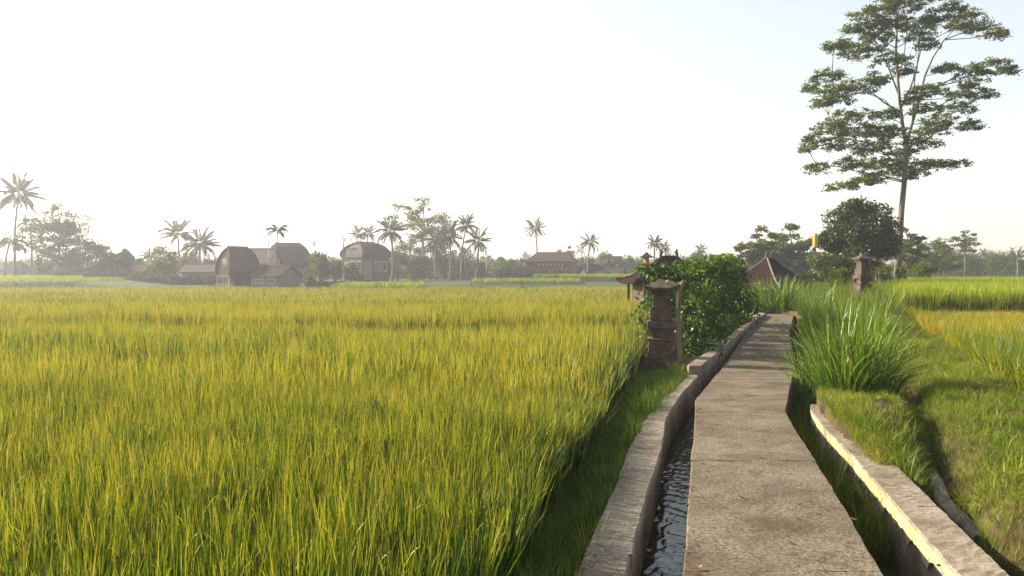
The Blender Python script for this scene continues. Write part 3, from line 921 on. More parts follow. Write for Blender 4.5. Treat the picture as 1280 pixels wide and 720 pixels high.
def layered_tree(name, label, loc, W, Ht, mat, seed, n_limb=9, leaf=0.35, per=120, trunk=0.3, fork=0.35, cat='tree', group=None, tint0=0.0, flat=0.09, top_bias=1.0, per_limb=3):
    """umbrella habit: bare trunk, rising limbs, flat leaf sprays at their ends"""
    rg = np.random.default_rng(seed)
    e = empty(name, loc, 0, label, cat, group)
    mb = MB()
    tp = [(0, 0, -0.2), (W * 0.01, 0, Ht * fork * 0.5), (-W * 0.01, 0, Ht * fork), (W * 0.02, 0, Ht * 0.62), (0, 0, Ht * 0.88)]
    mb.tube(tp, [trunk * 0.6, trunk * 0.5, trunk * 0.45, trunk * 0.3, trunk * 0.1], 8)
    sprays = []
    for i in range(n_limb):
        t = (i + 0.5) / n_limb
        h0 = Ht * (fork * 0.8 + (0.8 - fork * 0.8) * t * rg.uniform(0.8, 1.05))
        az = i * 2.4 + rg.uniform(-0.4, 0.4)
        reach = W / 2 * (1.0 - 0.55 * max(0, t - 0.35)) * rg.uniform(0.7, 1.0)
        h1 = min(Ht * 0.97, h0 + Ht * rg.uniform(0.10, 0.22))
        if i == n_limb - 1: reach *= 0.3; h1 = Ht * 0.96
        p0 = np.array((0, 0, h0)); p2 = np.array((reach * math.cos(az), reach * math.sin(az), h1))
        pm = p0 * 0.45 + p2 * 0.55 + np.array((0, 0, Ht * 0.03))
        mb.tube([p0, pm, p2], [trunk * 0.22, trunk * 0.14, trunk * 0.04], 5)
        for j in range(per_limb):
            q = 1.0 - 0.36 * j + rg.uniform(-0.1, 0.05)
            c = p0 + (p2 - p0) * q + np.array((rg.normal(0, W * 0.05), rg.normal(0, W * 0.05), Ht * 0.02 * rg.normal()))
            s = W * rg.uniform(0.09, 0.15)
            sprays.append((c, s * 1.15, s * 1.15, W * flat * rg.uniform(0.5, 0.9)))
    P0, lump = spray_leaves(rg, sprays, per)
    n = len(P0)
    D = rand_dirs(rg, n, 0.1, 0.45)
    S = orth(rg, D); S[:, 2] *= 0.5; S /= np.linalg.norm(S, axis=1)[:, None]
    tint = np.clip(tint0 + rg.normal(0.45, 0.18, n) + lump, 0, 1)
    leaves(P0, D, S, leaf * rg.uniform(0.6, 1.3, n), leaf * 0.6 * rg.uniform(0.7, 1.2, n), tint, mat, 'crown', e)
    mb.build('trunk', M['bark'], e, True)
    return e

# palm fronds: a curved rib with two rows of leaflets; a few shared meshes
def frond_mesh(seed, droop, nl=20, ll=0.24, w=0.026):
    rg = np.random.default_rng(seed)
    V, Q, T = [], [], []
    f = lambda t: np.array((t * (1 - 0.18 * droop * t), 0.03 * math.sin(3 * t + seed), 0.12 * t - droop * 0.55 * t * t))
    for k in range(10):
        a, b_ = f(k / 10), f((k + 1) / 10)
        wa, wb = 0.014 * (1 - k / 10) + 0.002, 0.014 * (1 - (k + 1) / 10) + 0.002
        i = len(V)
        V += [a + (0, -wa, 0), a + (0, wa, 0), b_ + (0, wb, 0), b_ + (0, -wb, 0)]
        Q.append((i, i + 1, i + 2, i + 3)); T += [0.7] * 4
    for k in range(nl):
        t = 0.14 + 0.85 * k / (nl - 1)
        p = f(t)
        l = ll * (0.55 + 0.9 * t * (1 - t) * 2) * (1.0 if t < 0.9 else 0.8)
        for s in (-1, 1):
            if rg.uniform() < 0.06: continue
            l2 = l * rg.uniform(0.8, 1.1)
            d = np.array((0.62 + 0.5 * t, s * 0.75, -0.35 - 0.25 * rg.uniform()))
            d = d / np.linalg.norm(d)
            tip = p + d * l2 + np.array((0, 0, -0.25 * l2))
            m_ = p + d * l2 * 0.55
            n_ = np.array((w * 0.6, 0, w * 0.25))
            i = len(V)
            V += [p, m_ + n_, tip, m_ - n_]
            Q.append((i, i + 1, i + 2, i + 3))
            tt = float(np.clip(rg.normal(0.4, 0.2), 0, 1)); T += [tt] * 4
    me = np_mesh('frond', V, Q, T)
    me.materials.append(M['frond'])
    return me
FR = [frond_mesh(1, 0.5), frond_mesh(2, 0.9), frond_mesh(3, 1.3), frond_mesh(4, 0.75)]
FRW = [frond_mesh(11, 0.5, 34, 0.30, 0.026), frond_mesh(12, 1.0, 34, 0.30, 0.026), frond_mesh(13, 1.35, 34, 0.28, 0.026)]
FRA = [frond_mesh(21, 1.1, 16, 0.42, 0.07), frond_mesh(22, 1.6, 16, 0.42, 0.07)]

def palm(label, pxb, pxc, pyc, rpx, Y, n, seed, group='palms beyond the rice field', fr=None, emin=-40, emax=75, thick=0.26, name='palm_tree', trunk=True):
    rg = random.Random(seed)
    fr = fr or FR
    b0 = base(pxb, Y); top = Vector(P(pxc, pyc, Y)); L = rpx * Y / F * 0.95
    e = empty(name, b0, 0, label, 'palm tree', group)
    t = top - b0
    if trunk:
        mb = MB()
        pts, rad = [], []
        for k in range(7):
            s = k / 6
            bow = 0.03 * t.z * math.sin(math.pi * s) * (1 if seed % 2 else -1)
            pts.append((t.x * s ** 1.3 + bow, 0.2 * t.x * s, -0.1 + (t.z + 0.1) * s)); rad.append(thick / 2 * (1.25 - 0.5 * s if s > 0 else 1.7))
        mb.tube(pts, rad, 7)
        mb.build('trunk', M['palmbark'], e, True)
    n = int(n * 1.4)
    for i in range(n):
        s = (i + 0.5) / n
        el = R(emax + (emin - emax) * s ** 0.85 + rg.uniform(-8, 8))
        o = bpy.data.objects.new('frond', fr[(0 if s < 0.3 else rg.randrange(len(fr)))])
        C.objects.link(o); o.parent = e
        o.location = (t.x, 0.2 * t.x, t.z + 0.03 * L * (1 - s))
        o.rotation_euler = (rg.uniform(-0.3, 0.3), -el, i * 2.39996 + rg.uniform(-0.25, 0.25))
        k = L * rg.uniform(0.85, 1.1) * (0.8 if s > 0.85 else 1)
        o.scale = (k, k, k)
    return e

# ------------------------------------------------------------------ the tall tree at right
HY = 55.0
def hero_tree():
    rg = np.random.default_rng(77)
    b0 = base(1119, HY)
    e = empty('tall_tree', b0, 0, 'very tall tree with a long bare pale trunk and flat layered crown at right', 'tree')
    o3 = np.array(b0)
    K = HY / F
    def Q(px, py, dy=0.0): return P(px, py, HY + dy) * np.array((1, 1, 1)) - o3
    tr = [(1121, 352), (1123, 325), (1125, 290), (1127, 262), (1130, 232), (1132, 205), (1133, 180)]
    mb = MB(); pts = [Q(*p) for p in tr]
    pts[0][2] = -0.3
    mb.tube(pts, [0.29, 0.235, 0.20, 0.185, 0.175, 0.165, 0.155], 12)
    mb.build('trunk', M['bark'], e, True)
    def limb(pp, r0, r1, n=6):
        q = [Q(*p) for p in pp]
        m_ = MB(); m_.tube(q, list(np.linspace(r0 * 0.75, r1 * 0.7, len(q))), n)
        m_.build('limb', M['bark'], e, True)
        return q
    stems = [
        ([(1133, 182), (1128, 155), (1125, 130), (1122, 95), (1120, 60), (1122, 25), (1126, -5)], 0.19, 0.05),
        ([(1133, 178), (1140, 155, 0.6), (1149, 125, 1.2), (1156, 95, 1.6), (1166, 72, 1.8), (1180, 50, 2.0), (1200, 42, 2.2), (1222, 36, 2.4)], 0.15, 0.03),
        ([(1126, 135), (1138, 110, -0.8), (1146, 85, -1.2), (1150, 55, -1.4), (1146, 25, -1.6)], 0.10, 0.03),
        ([(1141, 150, 0.6), (1142, 120, 0.9), (1144, 90, 1.2), (1152, 60, 1.5), (1170, 25, 1.5)], 0.09, 0.03),
        ([(1124, 120), (1112, 88, 0.8), (1100, 62, 1.2), (1088, 40, 1.4), (1078, 30, 1.6)], 0.09, 0.02),
        ([(1125, 140), (1105, 128, -0.8), (1085, 112, -1.6), (1062, 98, -2.2), (1040, 92, -2.6)], 0.09, 0.02),
        ([(1127, 150), (1106, 125, 1.5), (1082, 116, 2.2), (1050, 118, 2.8)], 0.07, 0.02),
        ([(1150, 122, 1.2), (1172, 108, 2), (1195, 96, 2.6), (1225, 84, 3.0), (1255, 80, 3.2)], 0.09, 0.02),
        ([(1148, 130, 1.0), (1175, 132, -1.2), (1198, 136, -2), (1214, 150, -2.4)], 0.07, 0.02),
        ([(1134, 190), (1150, 170, -0.6), (1170, 158, -1.2), (1188, 150, -1.6)], 0.07, 0.02),
        ([(1131, 215), (1110, 195, -1.0), (1085, 178, -2.0), (1050, 172, -2.6), (1022, 178, -3.0)], 0.10, 0.02),
        ([(1131, 212), (1108, 180, 1.2), (1080, 160, 2.2), (1050, 158, 2.8)], 0.09, 0.02),
        ([(1130, 226), (1105, 220, 0.8), (1075, 215, 1.6), (1045, 208, 2.0), (1022, 208, 2.2)], 0.08, 0.02),
        ([(1130, 228), (1102, 222, -1.2), (1078, 228, -2.0), (1052, 233, -2.4)], 0.06, 0.015),
        ([(1130, 228), (1145, 212, 0.9), (1165, 204, 1.6), (1198, 204, 2.0)], 0.08, 0.015),
        ([(1123, 100), (1130, 70, 1.0), (1134, 35, 1.5), (1152, 0, 1.8)], 0.07, 0.02),
        ([(1180, 50, 2.0), (1205, 25, 2.4), (1222, 14, 2.6)], 0.04, 0.012),
    ]
    allq = [limb(s_, a, b_) for s_, a, b_ in stems]
    SP = [(1118, 4, 34, 8), (1150, -6, 42, 8), (1088, 16, 26, 8), (1108, 30, 36, 7), (1075, 34, 20, 6), (1054, 54, 20, 6), (1080, 60, 32, 6), (1042, 57, 13, 4),
          (1100, 45, 20, 5), (1150, 28, 26, 8), (1172, 20, 25, 8), (1192, 8, 20, 7), (1160, 52, 14, 6), (1146, 42, 12, 5), (1215, 16, 18, 5), (1226, 33, 26, 7), (1247, 41, 13, 5), (1200, 30, 16, 6),
          (1240, 80, 26, 8), (1260, 84, 9, 5), (1216, 92, 22, 7), (1232, 116, 17, 6), (1186, 84, 20, 6), (1214, 105, 12, 4), (1032, 92, 20, 6), (1015, 107, 11, 5), (1044, 111, 24, 6),
          (1078, 104, 28, 7), (1029, 127, 14, 5), (1050, 121, 18, 5), (1096, 95, 17, 5), (1114, 73, 24, 6), (1128, 88, 14, 5), (1163, 111, 28, 8), (1195, 133, 24, 8), (1215, 154, 13, 6),
          (1177, 151, 28, 7), (1158, 134, 20, 6), (1165, 163, 22, 5), (1200, 118, 18, 5), (1068, 143, 32, 9), (1039, 158, 26, 8), (1019, 172, 14, 6), (1075, 164, 36, 9), (1048, 178, 26, 7),
          (1010, 184, 10, 4), (1090, 184, 28, 8), (1110, 164, 28, 8), (1110, 140, 20, 6), (1150, 177, 26, 7), (1022, 208, 18, 6), (1064, 203, 26, 7), (1100, 203, 28, 8), (1124, 213, 22, 9),
          (1088, 220, 22, 6), (1052, 231, 20, 5), (1078, 226, 14, 4), (1160, 203, 22, 6), (1194, 204, 17, 5), (1148, 214, 12, 5), (1130, 192, 22, 8), (1140, 125, 12, 5)]
    sprays = []
    for (x, y, w, h) in SP:
        c = Q(x, y, rg.uniform(-1, 1) * (1.2 + 1.6 * min(1, abs(x - 1130) / 80.0)))
        sprays.append((c, w * K, max(0.8, w * K * 0.85), h * K * 1.75))
    P0, lump = [], []
    for (c, rx, ry, rz_) in sprays:
        for j in range(int(12 + 26 * rx * ry)):
            a = rg.uniform(0, 6.28); q = rg.uniform(0, 1) ** 0.55
            lc = c + np.array((rx * q * math.cos(a), ry * q * math.sin(a), rz_ * (rg.uniform(-0.55, 0.45) - 0.35 * q * q)))
            r = rg.uniform(0.12, 0.31); m_ = int(34 * (r / 0.25) ** 2)
            d = rand_dirs(rg, m_) * (rg.uniform(0.2, 1, m_) ** 0.6)[:, None] * np.array((r, r, r * 0.36)) * np.where(rg.uniform(0, 1, m_) < 0.2, 1.9, 1.0)[:, None]
            P0.append(lc + d); lump.append(np.full(m_, rg.normal(0, 0.14)))
    P0, lump = np.concatenate(P0), np.concatenate(lump)
    n = len(P0)
    D = rand_dirs(rg, n, -0.05, 0.5)
    S = orth(rg, D); S[:, 2] *= 0.6; S /= np.linalg.norm(S, axis=1)[:, None]
    tint = np.clip(rg.normal(0.42, 0.2, n) + lump, 0, 1)
    leaves(P0, D, S, 0.16 * rg.uniform(0.6, 1.4, n), 0.095 * rg.uniform(0.7, 1.2, n), tint, M['leaf'], 'crown', e)
    # thin branches reaching from the limbs into the sprays
    nodes = [np.array(p) for q in allq for p in q[1:]]
    for (c, rx, ry, rz_) in sprays:
        dd = [np.linalg.norm((c - p) * np.array((1, 1, 1.6))) + (3 if p[2] > c[2] + 0.2 else 0) for p in nodes]
        p = nodes[int(np.argmin(dd))]
        m_ = MB()
        m_.tube([p, (p + c) / 2 + np.array((0, 0, -0.12)), c + np.array((0, 0, -0.05))], [0.035, 0.026, 0.012], 5)
        for k in range(3):
            a = rg.uniform(0, 6.28); t = c + np.array((rx * 0.75 * math.cos(a), ry * 0.75 * math.sin(a), 0.0))
            m_.tube([(p + c * 2) / 3 + np.array((0, 0, -0.09)), t], [0.018, 0.008], 4)
        m_.build('branch', M['darkbark'], e, True)
hero_tree()

# dark round tree and light shrubs under it
b0 = base(1071, 50)
z_top = P(1070, 248, 50)[2]
round_tree('broadleaf_tree', 'dense dark round tree beside the tall bare trunk, behind the small shrine', b0, 4.6, (z_top - b0.z) * 1.08, M['darkleaf'], 512, 0.19, 95, 400, 0.3, 0.0)
for (px, pt, w, Y, lab, sd_, mt) in [
        (1028, 311, 2.0, 44.5, 'light green shrub below the yellow lantern', 502, 'lightleaf'),
        (1012, 338, 1.5, 43, 'small bright shrub right of the red tiled roof', 503, 'lightleaf'),
        (1052, 336, 1.6, 40, 'bushy shrub just left of the small shrine', 504, 'leaf'),
        (1105, 330, 2.4, 47, 'low shrub between the small shrine and the bare trunk', 505, 'leaf'),
        (1148, 328, 3.0, 62, 'dark shrub just right of the bare trunk', 506, 'leaf'),
        (937, 352, 1.3, 37, 'yellow green bush at the right end of the hedge', 507, 'lightleaf')]:
    b0 = base(px, Y)
    round_tree('shrub', lab, b0, w, P(px, pt, Y)[2] - b0.z, M[mt], sd_, 0.13, 22, 120, 0.08, 0.0, 'shrub')

# ------------------------------------------------------------------ hedge along the raised channel wall
def hedge():
    rg = np.random.default_rng(31)
    e = empty('hedge', (3.6, 16.2, gz(3.6, 16.2)), 0, 'thick hedge overgrown with dark green climbing vines beside the path', 'hedge')
    o3 = np.array(e.location)
    line_ = np.array([(3.30, 16.3), (4.2, 18.6), (5.3, 21.6), (6.6, 25.0), (7.75, 28.2)])
    tops = [1.62, 1.72, 1.92, 2.06, 1.55]
    blobs = []
    for i in range(250):
        t = rg.uniform(0, 1) ** 0.9 * 4
        k = min(3, int(t)); fr = t - k
        p = line_[k] * (1 - fr) + line_[k + 1] * fr
        ht = tops[k] * (1 - fr) + tops[k + 1] * fr
        d = line_[k + 1] - line_[k]; d /= np.linalg.norm(d); nrm = np.array((d[1], -d[0]))
        u = rg.uniform(-1, 1); v = rg.uniform(0.0, 1.0)
        half = 0.66 * (1.0 - 0.55 * max(0, v - 0.5) / 0.5) + 0.13 * math.sin(5 * t) + 0.08 * math.sin(13 * t + 4 * v)
        c = np.array((p[0] + nrm[0] * u * half, p[1] + nrm[1] * u * half, 0.1 + v * (ht - 0.2)))
        s = rg.uniform(0.17, 0.33)
        blobs.append((c - np.array((o3[0], o3[1], o3[2])), (s, s, s)))
    # sprays sticking out of the top and hanging over the shrine
    for i in range(46):
        t = rg.uniform(0, 4); k = min(3, int(t)); fr = t - k
        p = line_[k] * (1 - fr) + line_[k + 1] * fr; ht = tops[k] * (1 - fr) + tops[k + 1] * fr
        c = np.array((p[0] + rg.uniform(-0.4, 0.4), p[1], ht + rg.uniform(-0.05, 0.22)))
        s = rg.uniform(0.07, 0.17); blobs.append((c - o3, (s * 1.6, s * 1.6, s)))
    for (x, y, z) in [(3.0, 16.2, 1.72), (2.75, 16.2, 1.80), (2.95, 15.9, 1.62), (3.25, 15.9, 1.72), (3.5, 15.8, 1.70)]:
        blobs.append((np.array((x, y, z)) - o3, (0.24, 0.24, 0.10)))
    P0, Dn = blob_leaves(rg, blobs, 130, 0.35)
    n = len(P0)
    D = Dn * 0.6 + rand_dirs(rg, n, -0.35); D /= np.linalg.norm(D, axis=1)[:, None]
    tint = np.clip(rg.normal(0.42, 0.2, n) + np.repeat(rg.normal(0, 0.2, len(blobs)), 130), 0, 1)
    leaves(P0, D, orth(rg, D), 0.092 * rg.uniform(0.45, 1.7, n), 0.058 * rg.uniform(0.6, 1.4, n), tint, M['vine'], 'foliage', e)['kind'] = 'stuff'
    for i in range(24):
        mb = MB()
        t = rg.uniform(0, 4); k = min(3, int(t)); fr = t - k
        p = line_[k] * (1 - fr) + line_[k + 1] * fr; ht = tops[k]
        a = np.array((p[0] + rg.uniform(-.3, .3), p[1], -0.1)) - o3
        mb.tube([a, a + np.array((rg.uniform(-.15, .15), rg.uniform(-.2, .2), ht * 0.5)), a + np.array((rg.uniform(-.3, .3), rg.uniform(-.3, .3), ht * 0.9))], [0.03, 0.022, 0.01], 5)
        mb.build('stem', M['darkbark'], e)
hedge()

# tall grass clumps
def tall_clump(label, px, py, Y, Ht, spread, n, seed, bend=0.55, width=0.020, lean=0.0, sc=1.0):
    x = P(px, py, Y)[0]
    e = clump('grass_clump', n, Ht, spread, bend, width, M['tallgrass'], seed, 6, 0.28, -0.05, 0.68, 0.3, lean, 0.38)
    o = link('grass_clump', e)
    o.location = (x, Y, gz(x, Y) - 0.03)
    return tag(o, label, 'grass clump', 'clumps of tall grass along the path')
tall_clump('biggest clump of tall bright grass, right beside the path', 1058, 497, 11.3, 1.24, 0.40, 400, 601, 0.50, 0.020)
tall_clump('tall grass clump leaning over the path edge behind the biggest one', 1020, 468, 13.2, 1.15, 0.28, 240, 602, 0.50, 0.021)
tall_clump('arching grass clump at the right flank of the biggest one', 1096, 500, 11.4, 0.95, 0.24, 170, 603, 0.65, 0.018, 0.12)
tall_clump('grass clump directly past the far end of the path', 972, 388, 35.5, 1.45, 0.75, 320, 604, 0.4, 0.045)
tall_clump('grass clump between the biggest one and the small shrine', 1046, 400, 20.5, 0.9, 0.5, 200, 605, 0.5, 0.03)
tall_clump('thin upright grass clump by the shrub left of the small shrine', 1020, 380, 31, 1.2, 0.6, 140, 606, 0.3, 0.035)
tall_clump('drooping grass clump at the left corner of the ripe rice', 1085, 400, 19.5, 0.7, 0.4, 160, 607, 0.6, 0.026)

# ------------------------------------------------------------------ stone shrine with post
def bev_box(mb, w, d, z0, z1, ch=0.012, t=1.0):
    """a block with chamfered top and bottom arrises"""
    prof = [(z0, -ch), (z0 + ch, 0), (z1 - ch, 0), (z1, -ch)]
    vs, fs = [], []
    for i, (z, o) in enumerate(prof):
        k = 1 + (t - 1) * (z - z0) / (z1 - z0)
        a, b_ = w / 2 * k + o, d / 2 * k + o
        vs += [(-a, -b_, z), (a, -b_, z), (a, b_, z), (-a, b_, z)]
    for i in range(3):
        for j in range(4):
            fs.append((i * 4 + j, i * 4 + (j + 1) % 4, i * 4 + 4 + (j + 1) % 4, i * 4 + 4 + j))
    fs += [(3, 2, 1, 0), (12, 13, 14, 15)]
    return mb.add(vs, fs)

def hip_roof_mesh(wx, wy, ze, zr, ridge, lift, thick, power=1.5, n=8, m_=6):
    """concave hipped roof with upturned corners, closed underside; returns verts, faces, hip corner curves"""
    rings = []
    for i in range(n + 1):
        t = i / n
        a = ridge / 2 + (wx / 2 - ridge / 2) * t; b_ = 0.015 + (wy / 2 - 0.015) * t
        z = ze + (zr - ze) * (1 - t) ** power
        ring = []
        cs = [(-a, -b_), (a, -b_), (a, b_), (-a, b_)]
        for k in range(4):
            p, q = cs[k], cs[(k + 1) % 4]
            for j in range(m_):
                s = j / m_
                c = abs(2 * s - 1) ** 4
                ring.append((p[0] + (q[0] - p[0]) * s, p[1] + (q[1] - p[1]) * s, z + lift * c * max(0, (t - 0.55) / 0.45) ** 2))
        rings.append(ring)
    k = 4 * m_
    V = [v for r in rings for v in r]; Fs = []
    for i in range(n):
        for j in range(k):
            Fs.append((i * k + j, (i + 1) * k + j, (i + 1) * k + (j + 1) % k, i * k + (j + 1) % k))
    Fs.append(tuple(range(k)))
    low = len(V)
    V += [(x * 0.985, y * 0.985, z - thick) for x, y, z in rings[-1]]
    for j in range(k):
        Fs.append((n * k + j, low + j, low + (j + 1) % k, n * k + (j + 1) % k))
    Fs.append(tuple(low + j for j in range(k - 1, -1, -1)))
    hips = [[rings[i][c * m_] for i in range(n + 1)] for c in range(4)]
    return V, Fs, hips

def shrine(label, loc, k, rz, mats, cloth=None):
    """a small tiered offering shrine; k metres per photographed pixel"""
    e = empty('stone_shrine', loc, rz, label, 'shrine', 'stone shrines beside the path')
    s1, s2 = M[mats[0]], M[mats[1]]
    def tier(name, w, y0, y1, mat, t=1.0, d=None):
        mb = MB(); bev_box(mb, w * k, (d or w) * k, (453 - y1) * k, (453 - y0) * k, 0.8 * k, t)
        return mb.build(name, mat, e)
    tier('plinth', 39, 442, 458, s1)
    tier('tier', 34, 436, 442, s1, 0.93)
    tier('tier', 30, 424, 436, s2)
    tier('tier', 33, 421, 424, s1)
    tier('pedestal', 21, 409, 421, s2, 1.16)
    tier('slab', 33, 399.2, 409, s1, 1.0)
    for (ix, iy) in ((-1, -1), (1, -1), (1, 1), (-1, 1)):     # corner ears under the slab
        mb = MB(); mb.box(ix * 13.2 * k, iy * 13.2 * k, (453 - 415) * k, 5 * k, 5 * k, (453 - 409.2) * k)
        mb.build('corner_ear', s1, e)
    tier('tier', 27, 384.5, 399, s2)
    for ix in (-1, 1):
        mb = MB(); mb.box(ix * 10.6 * k, -13.0 * k, (453 - 398) * k, 5 * k, 4 * k, (453 - 382) * k)
        mb.build('corner_post', s2, e)
    tier('shaft', 20, 366.5, 384.5, s1, 1.0)
    tier('cornice', 27, 362.6, 366.5, s1)
    tier('cornice', 31, 359.5, 362.5, s1)
    V, Fs, hips = hip_roof_mesh(38 * k, 38 * k, (453 - 358) * k, (453 - 347.5) * k, 4 * k, 2.2 * k, 3.2 * k, 1.15, 6, 6)
    mb = MB(); mb.add(V, Fs); rf = mb.build('roof', s1, e)
    for c in range(4):
        x, y, z = hips[c][-1]
        sx, sy = (1 if x > 0 else -1), (1 if y > 0 else -1)
        mb = MB(); mb.tube([(x - sx * 2 * k, y - sy * 2 * k, z - 2.0 * k), (x + sx * 1.5 * k, y + sy * 1.5 * k, z - 1.0 * k), (x + sx * 2.6 * k, y + sy * 2.6 * k, z + 2.2 * k)], [2.2 * k, 1.9 * k, 0.7 * k], 6)
        mb.build('horn', s2, rf)
    return e
SY = 15.35
sx0 = P(826, 450, SY)[0]
shrine('grey tiered stone shrine standing by the rice and the leafy hedge', (sx0, SY, P(826, 454, SY)[2]), SY / F, R(-9), ('stone', 'redstone'))
s2y = 30.0
shrine('small dark stone shrine with pointed cap rising from the weeds at right', (P(1078, 360, s2y)[0], s2y, P(1078, 370.5, s2y)[2]), s2y / F * 0.50, R(10), ('stone', 'redstone'))

py_ = 15.1
e = empty('wooden_post', (P(848, 455, py_)[0], py_, -0.08), 0, 'weathered wooden post with a broken pale crosspiece beside the stone shrine', 'post')
kk = py_ / F
mb = MB(); mb.tube([(0, 0, -0.1), (0.006, 0, 0.4), (-0.004, 0, 0.9), (-0.01, 0.0, 1.3), (-0.012, 0, 1.57)], [0.052, 0.05, 0.047, 0.046, 0.05], 10); mb.build('pole', M['wood'], e, True)
mb = MB(); mb.tube([(-0.23, -0.03, 1.66), (-0.12, -0.02, 1.59), (0.0, -0.01, 1.52)], [0.028, 0.055, 0.05], 7); mb.build('crosspiece', M['palewood'], e)
mb = MB(); mb.tube([(-0.02, 0.02, 1.5), (0.06, 0.02, 1.58), (0.09, 0.03, 1.66)], [0.06, 0.045, 0.02], 6); mb.build('stub', M['wood'], e)
mb = MB(); mb.tube([(-0.03, -0.04, 1.45), (-0.035, -0.05, 1.15)], [0.022, 0.012], 5); mb.build('peeling_bark', M['palewood'], e)

# ------------------------------------------------------------------ houses
def part(mb, name, mat, parent): return mb.build(name, M[mat], parent)

def pavilion(label, px, Y, wx, wy, ze, zr, ridge, rz, roofm, wallm, lift=0.25, finial=2, ridge_mat='ridge', power=1.35):
    b0 = base(px, Y)
    e = empty('pavilion', b0, rz, label, 'pavilion')
    hz = ze - b0.z; hr = zr - b0.z
    V, Fs, hips = hip_roof_mesh(wx, wy, hz, hr, ridge, lift, 0.07, power, 10, 8)
    mb = MB(); mb.add(V, Fs); rf = part(mb, 'roof', roofm, e)
    for h in hips:
        mb = MB(); mb.tube([(x, y, z + 0.02) for x, y, z in h], 0.045, 6); part(mb, 'ridge_cap', ridge_mat, rf)
    if ridge > 0.1:
        mb = MB(); mb.tube([(-ridge / 2, 0, hr + 0.03), (ridge / 2, 0, hr + 0.03)], 0.06, 6); part(mb, 'ridge_cap', ridge_mat, rf)
    for s in ([-1, 1] if finial == 2 else []):
        x = s * max(ridge / 2, 0.1)
        mb = MB(); mb.tube([(x, 0, hr), (x + s * 0.03, 0, hr + 0.12), (x - s * 0.02, 0, hr + 0.26), (x + s * 0.02, 0, hr + 0.40)], [0.09, 0.07, 0.09, 0.03], 6); part(mb, 'finial', 'stone', rf)
    for ix in (-1, 1):
        for iy in (-1, 1):
            mb = MB(); mb.box(ix * wx * 0.38, iy * wy * 0.38, -0.1, 0.12, 0.12, hz + 0.1); part(mb, 'post', 'darkwood', e)
    mb = MB(); mb.box(0, 0, -0.2, wx * 0.68, wy * 0.68, hz + 0.05); part(mb, 'wall', wallm, e)
    return e
# roof showing above the left end of the hedge
Yp = 38.0
pavilion('pavilion with dark upturned tiled roof rising behind the hedge and stone shrine', 836, Yp, 4.2, 3.4, P(800, 353, Yp)[2], P(830, 322, Yp)[2], 0.75, R(8), 'rooftile', 'darkwood', 0.16, 2, 'rooftile')
Yq = 44.0
pavilion('pavilion with steep red tiled roof and pale ridge just past the path end', 962, Yq, 4.1, 4.1, P(962, 360, Yq)[2], P(962, 322, Yq)[2], 0.5, R(38), 'rooftile', 'brick', 0.18, 2, 'ridge')
e = empty('lean_to', base(946, 41.0), 0, 'small lean-to roof of pale metal sheet beside the red pavilion', 'lean-to')
z1 = P(946, 359, 41)[2] - e.location.z
mb = MB(); mb.add([(-0.5, -0.35, z1 - 0.1), (0.48, -0.35, z1 - 0.1), (0.44, 0.35, z1 + 0.06), (-0.42, 0.35, z1 + 0.06), (-0.5, -0.35, z1 - 0.12), (0.48, -0.35, z1 - 0.12), (0.44, 0.35, z1 + 0.04), (-0.42, 0.35, z1 + 0.04)],
       [(0, 1, 2, 3), (7, 6, 5, 4), (0, 4, 5, 1), (1, 5, 6, 2), (2, 6, 7, 3), (3, 7, 4, 0)]); part(mb, 'roof_sheet', 'metal', e)
for ix in (-1, 1):
    for iy in (-1, 1):
        mb = MB(); mb.box(ix * 0.36, iy * 0.28, -0.1, 0.06, 0.06, z1 - 0.06); part(mb, 'post', 'darkwood', e)

# lantern towers
def lantern_tower(label, px, Y, y_top, y_cap, y_bot, wpx, mat, cap=True, pole=False):
    b0 = base(px, Y); k = Y / F
    e = empty('lantern', b0, 0, label, 'lantern')
    zt, zc, zb = (P(px, y, Y)[2] - b0.z for y in (y_top, y_cap, y_bot))
    mb = MB(); n = 10
    r = wpx * k / 2
    mb.tube([(0, 0, zb), (0, 0, zb + 0.1 * (zc - zb)), (0, 0, zc - 0.1 * (zc - zb)), (0, 0, zc)], [r * 0.9, r, r, r * 0.9], n); mb.build('lamp_shade', M[mat], e, True)
    if cap:
        V, Fs, hp = hip_roof_mesh(wpx * k * 2.4, wpx * k * 2.4, zc, zt, 0.02, 0.03, 0.03, 1.2, 5, 4)
        mb = MB(); mb.add(V, Fs); mb.build('cap', M['stone'], e)
        mb = MB(); mb.box(0, 0, -0.2, wpx * k * 0.9, wpx * k * 0.9, zb - 0.003); mb.build('pillar', M['stone'], e)
    else:
        mb = MB(); mb.tube([(0, 0, -0.2), (0, 0, zb - 0.1), (0, 0, zb - 0.004)], [0.035, 0.03, 0.028], 6); mb.build('pole', M['darkwood'], e)
        mb = MB(); mb.tube([(-0.14, 0, zb - 0.15), (-0.08, 0, zb - 0.05), (-0.07, 0, zb + 0.06)], [0.09, 0.10, 0.04], 7); mb.build('bracket', M['darkwood'], e)
lantern_tower('small pillar lantern wrapped in orange cloth under a dark cap, left of the pavilion roof', 808, 39.5, 315, 321.5, 338, 6.5, 'orange')
lantern_tower('yellow cylinder lantern on a pole in front of the dark round tree', 1019, 47.0, 292, 293, 310, 6.5, 'yellow', False, True)

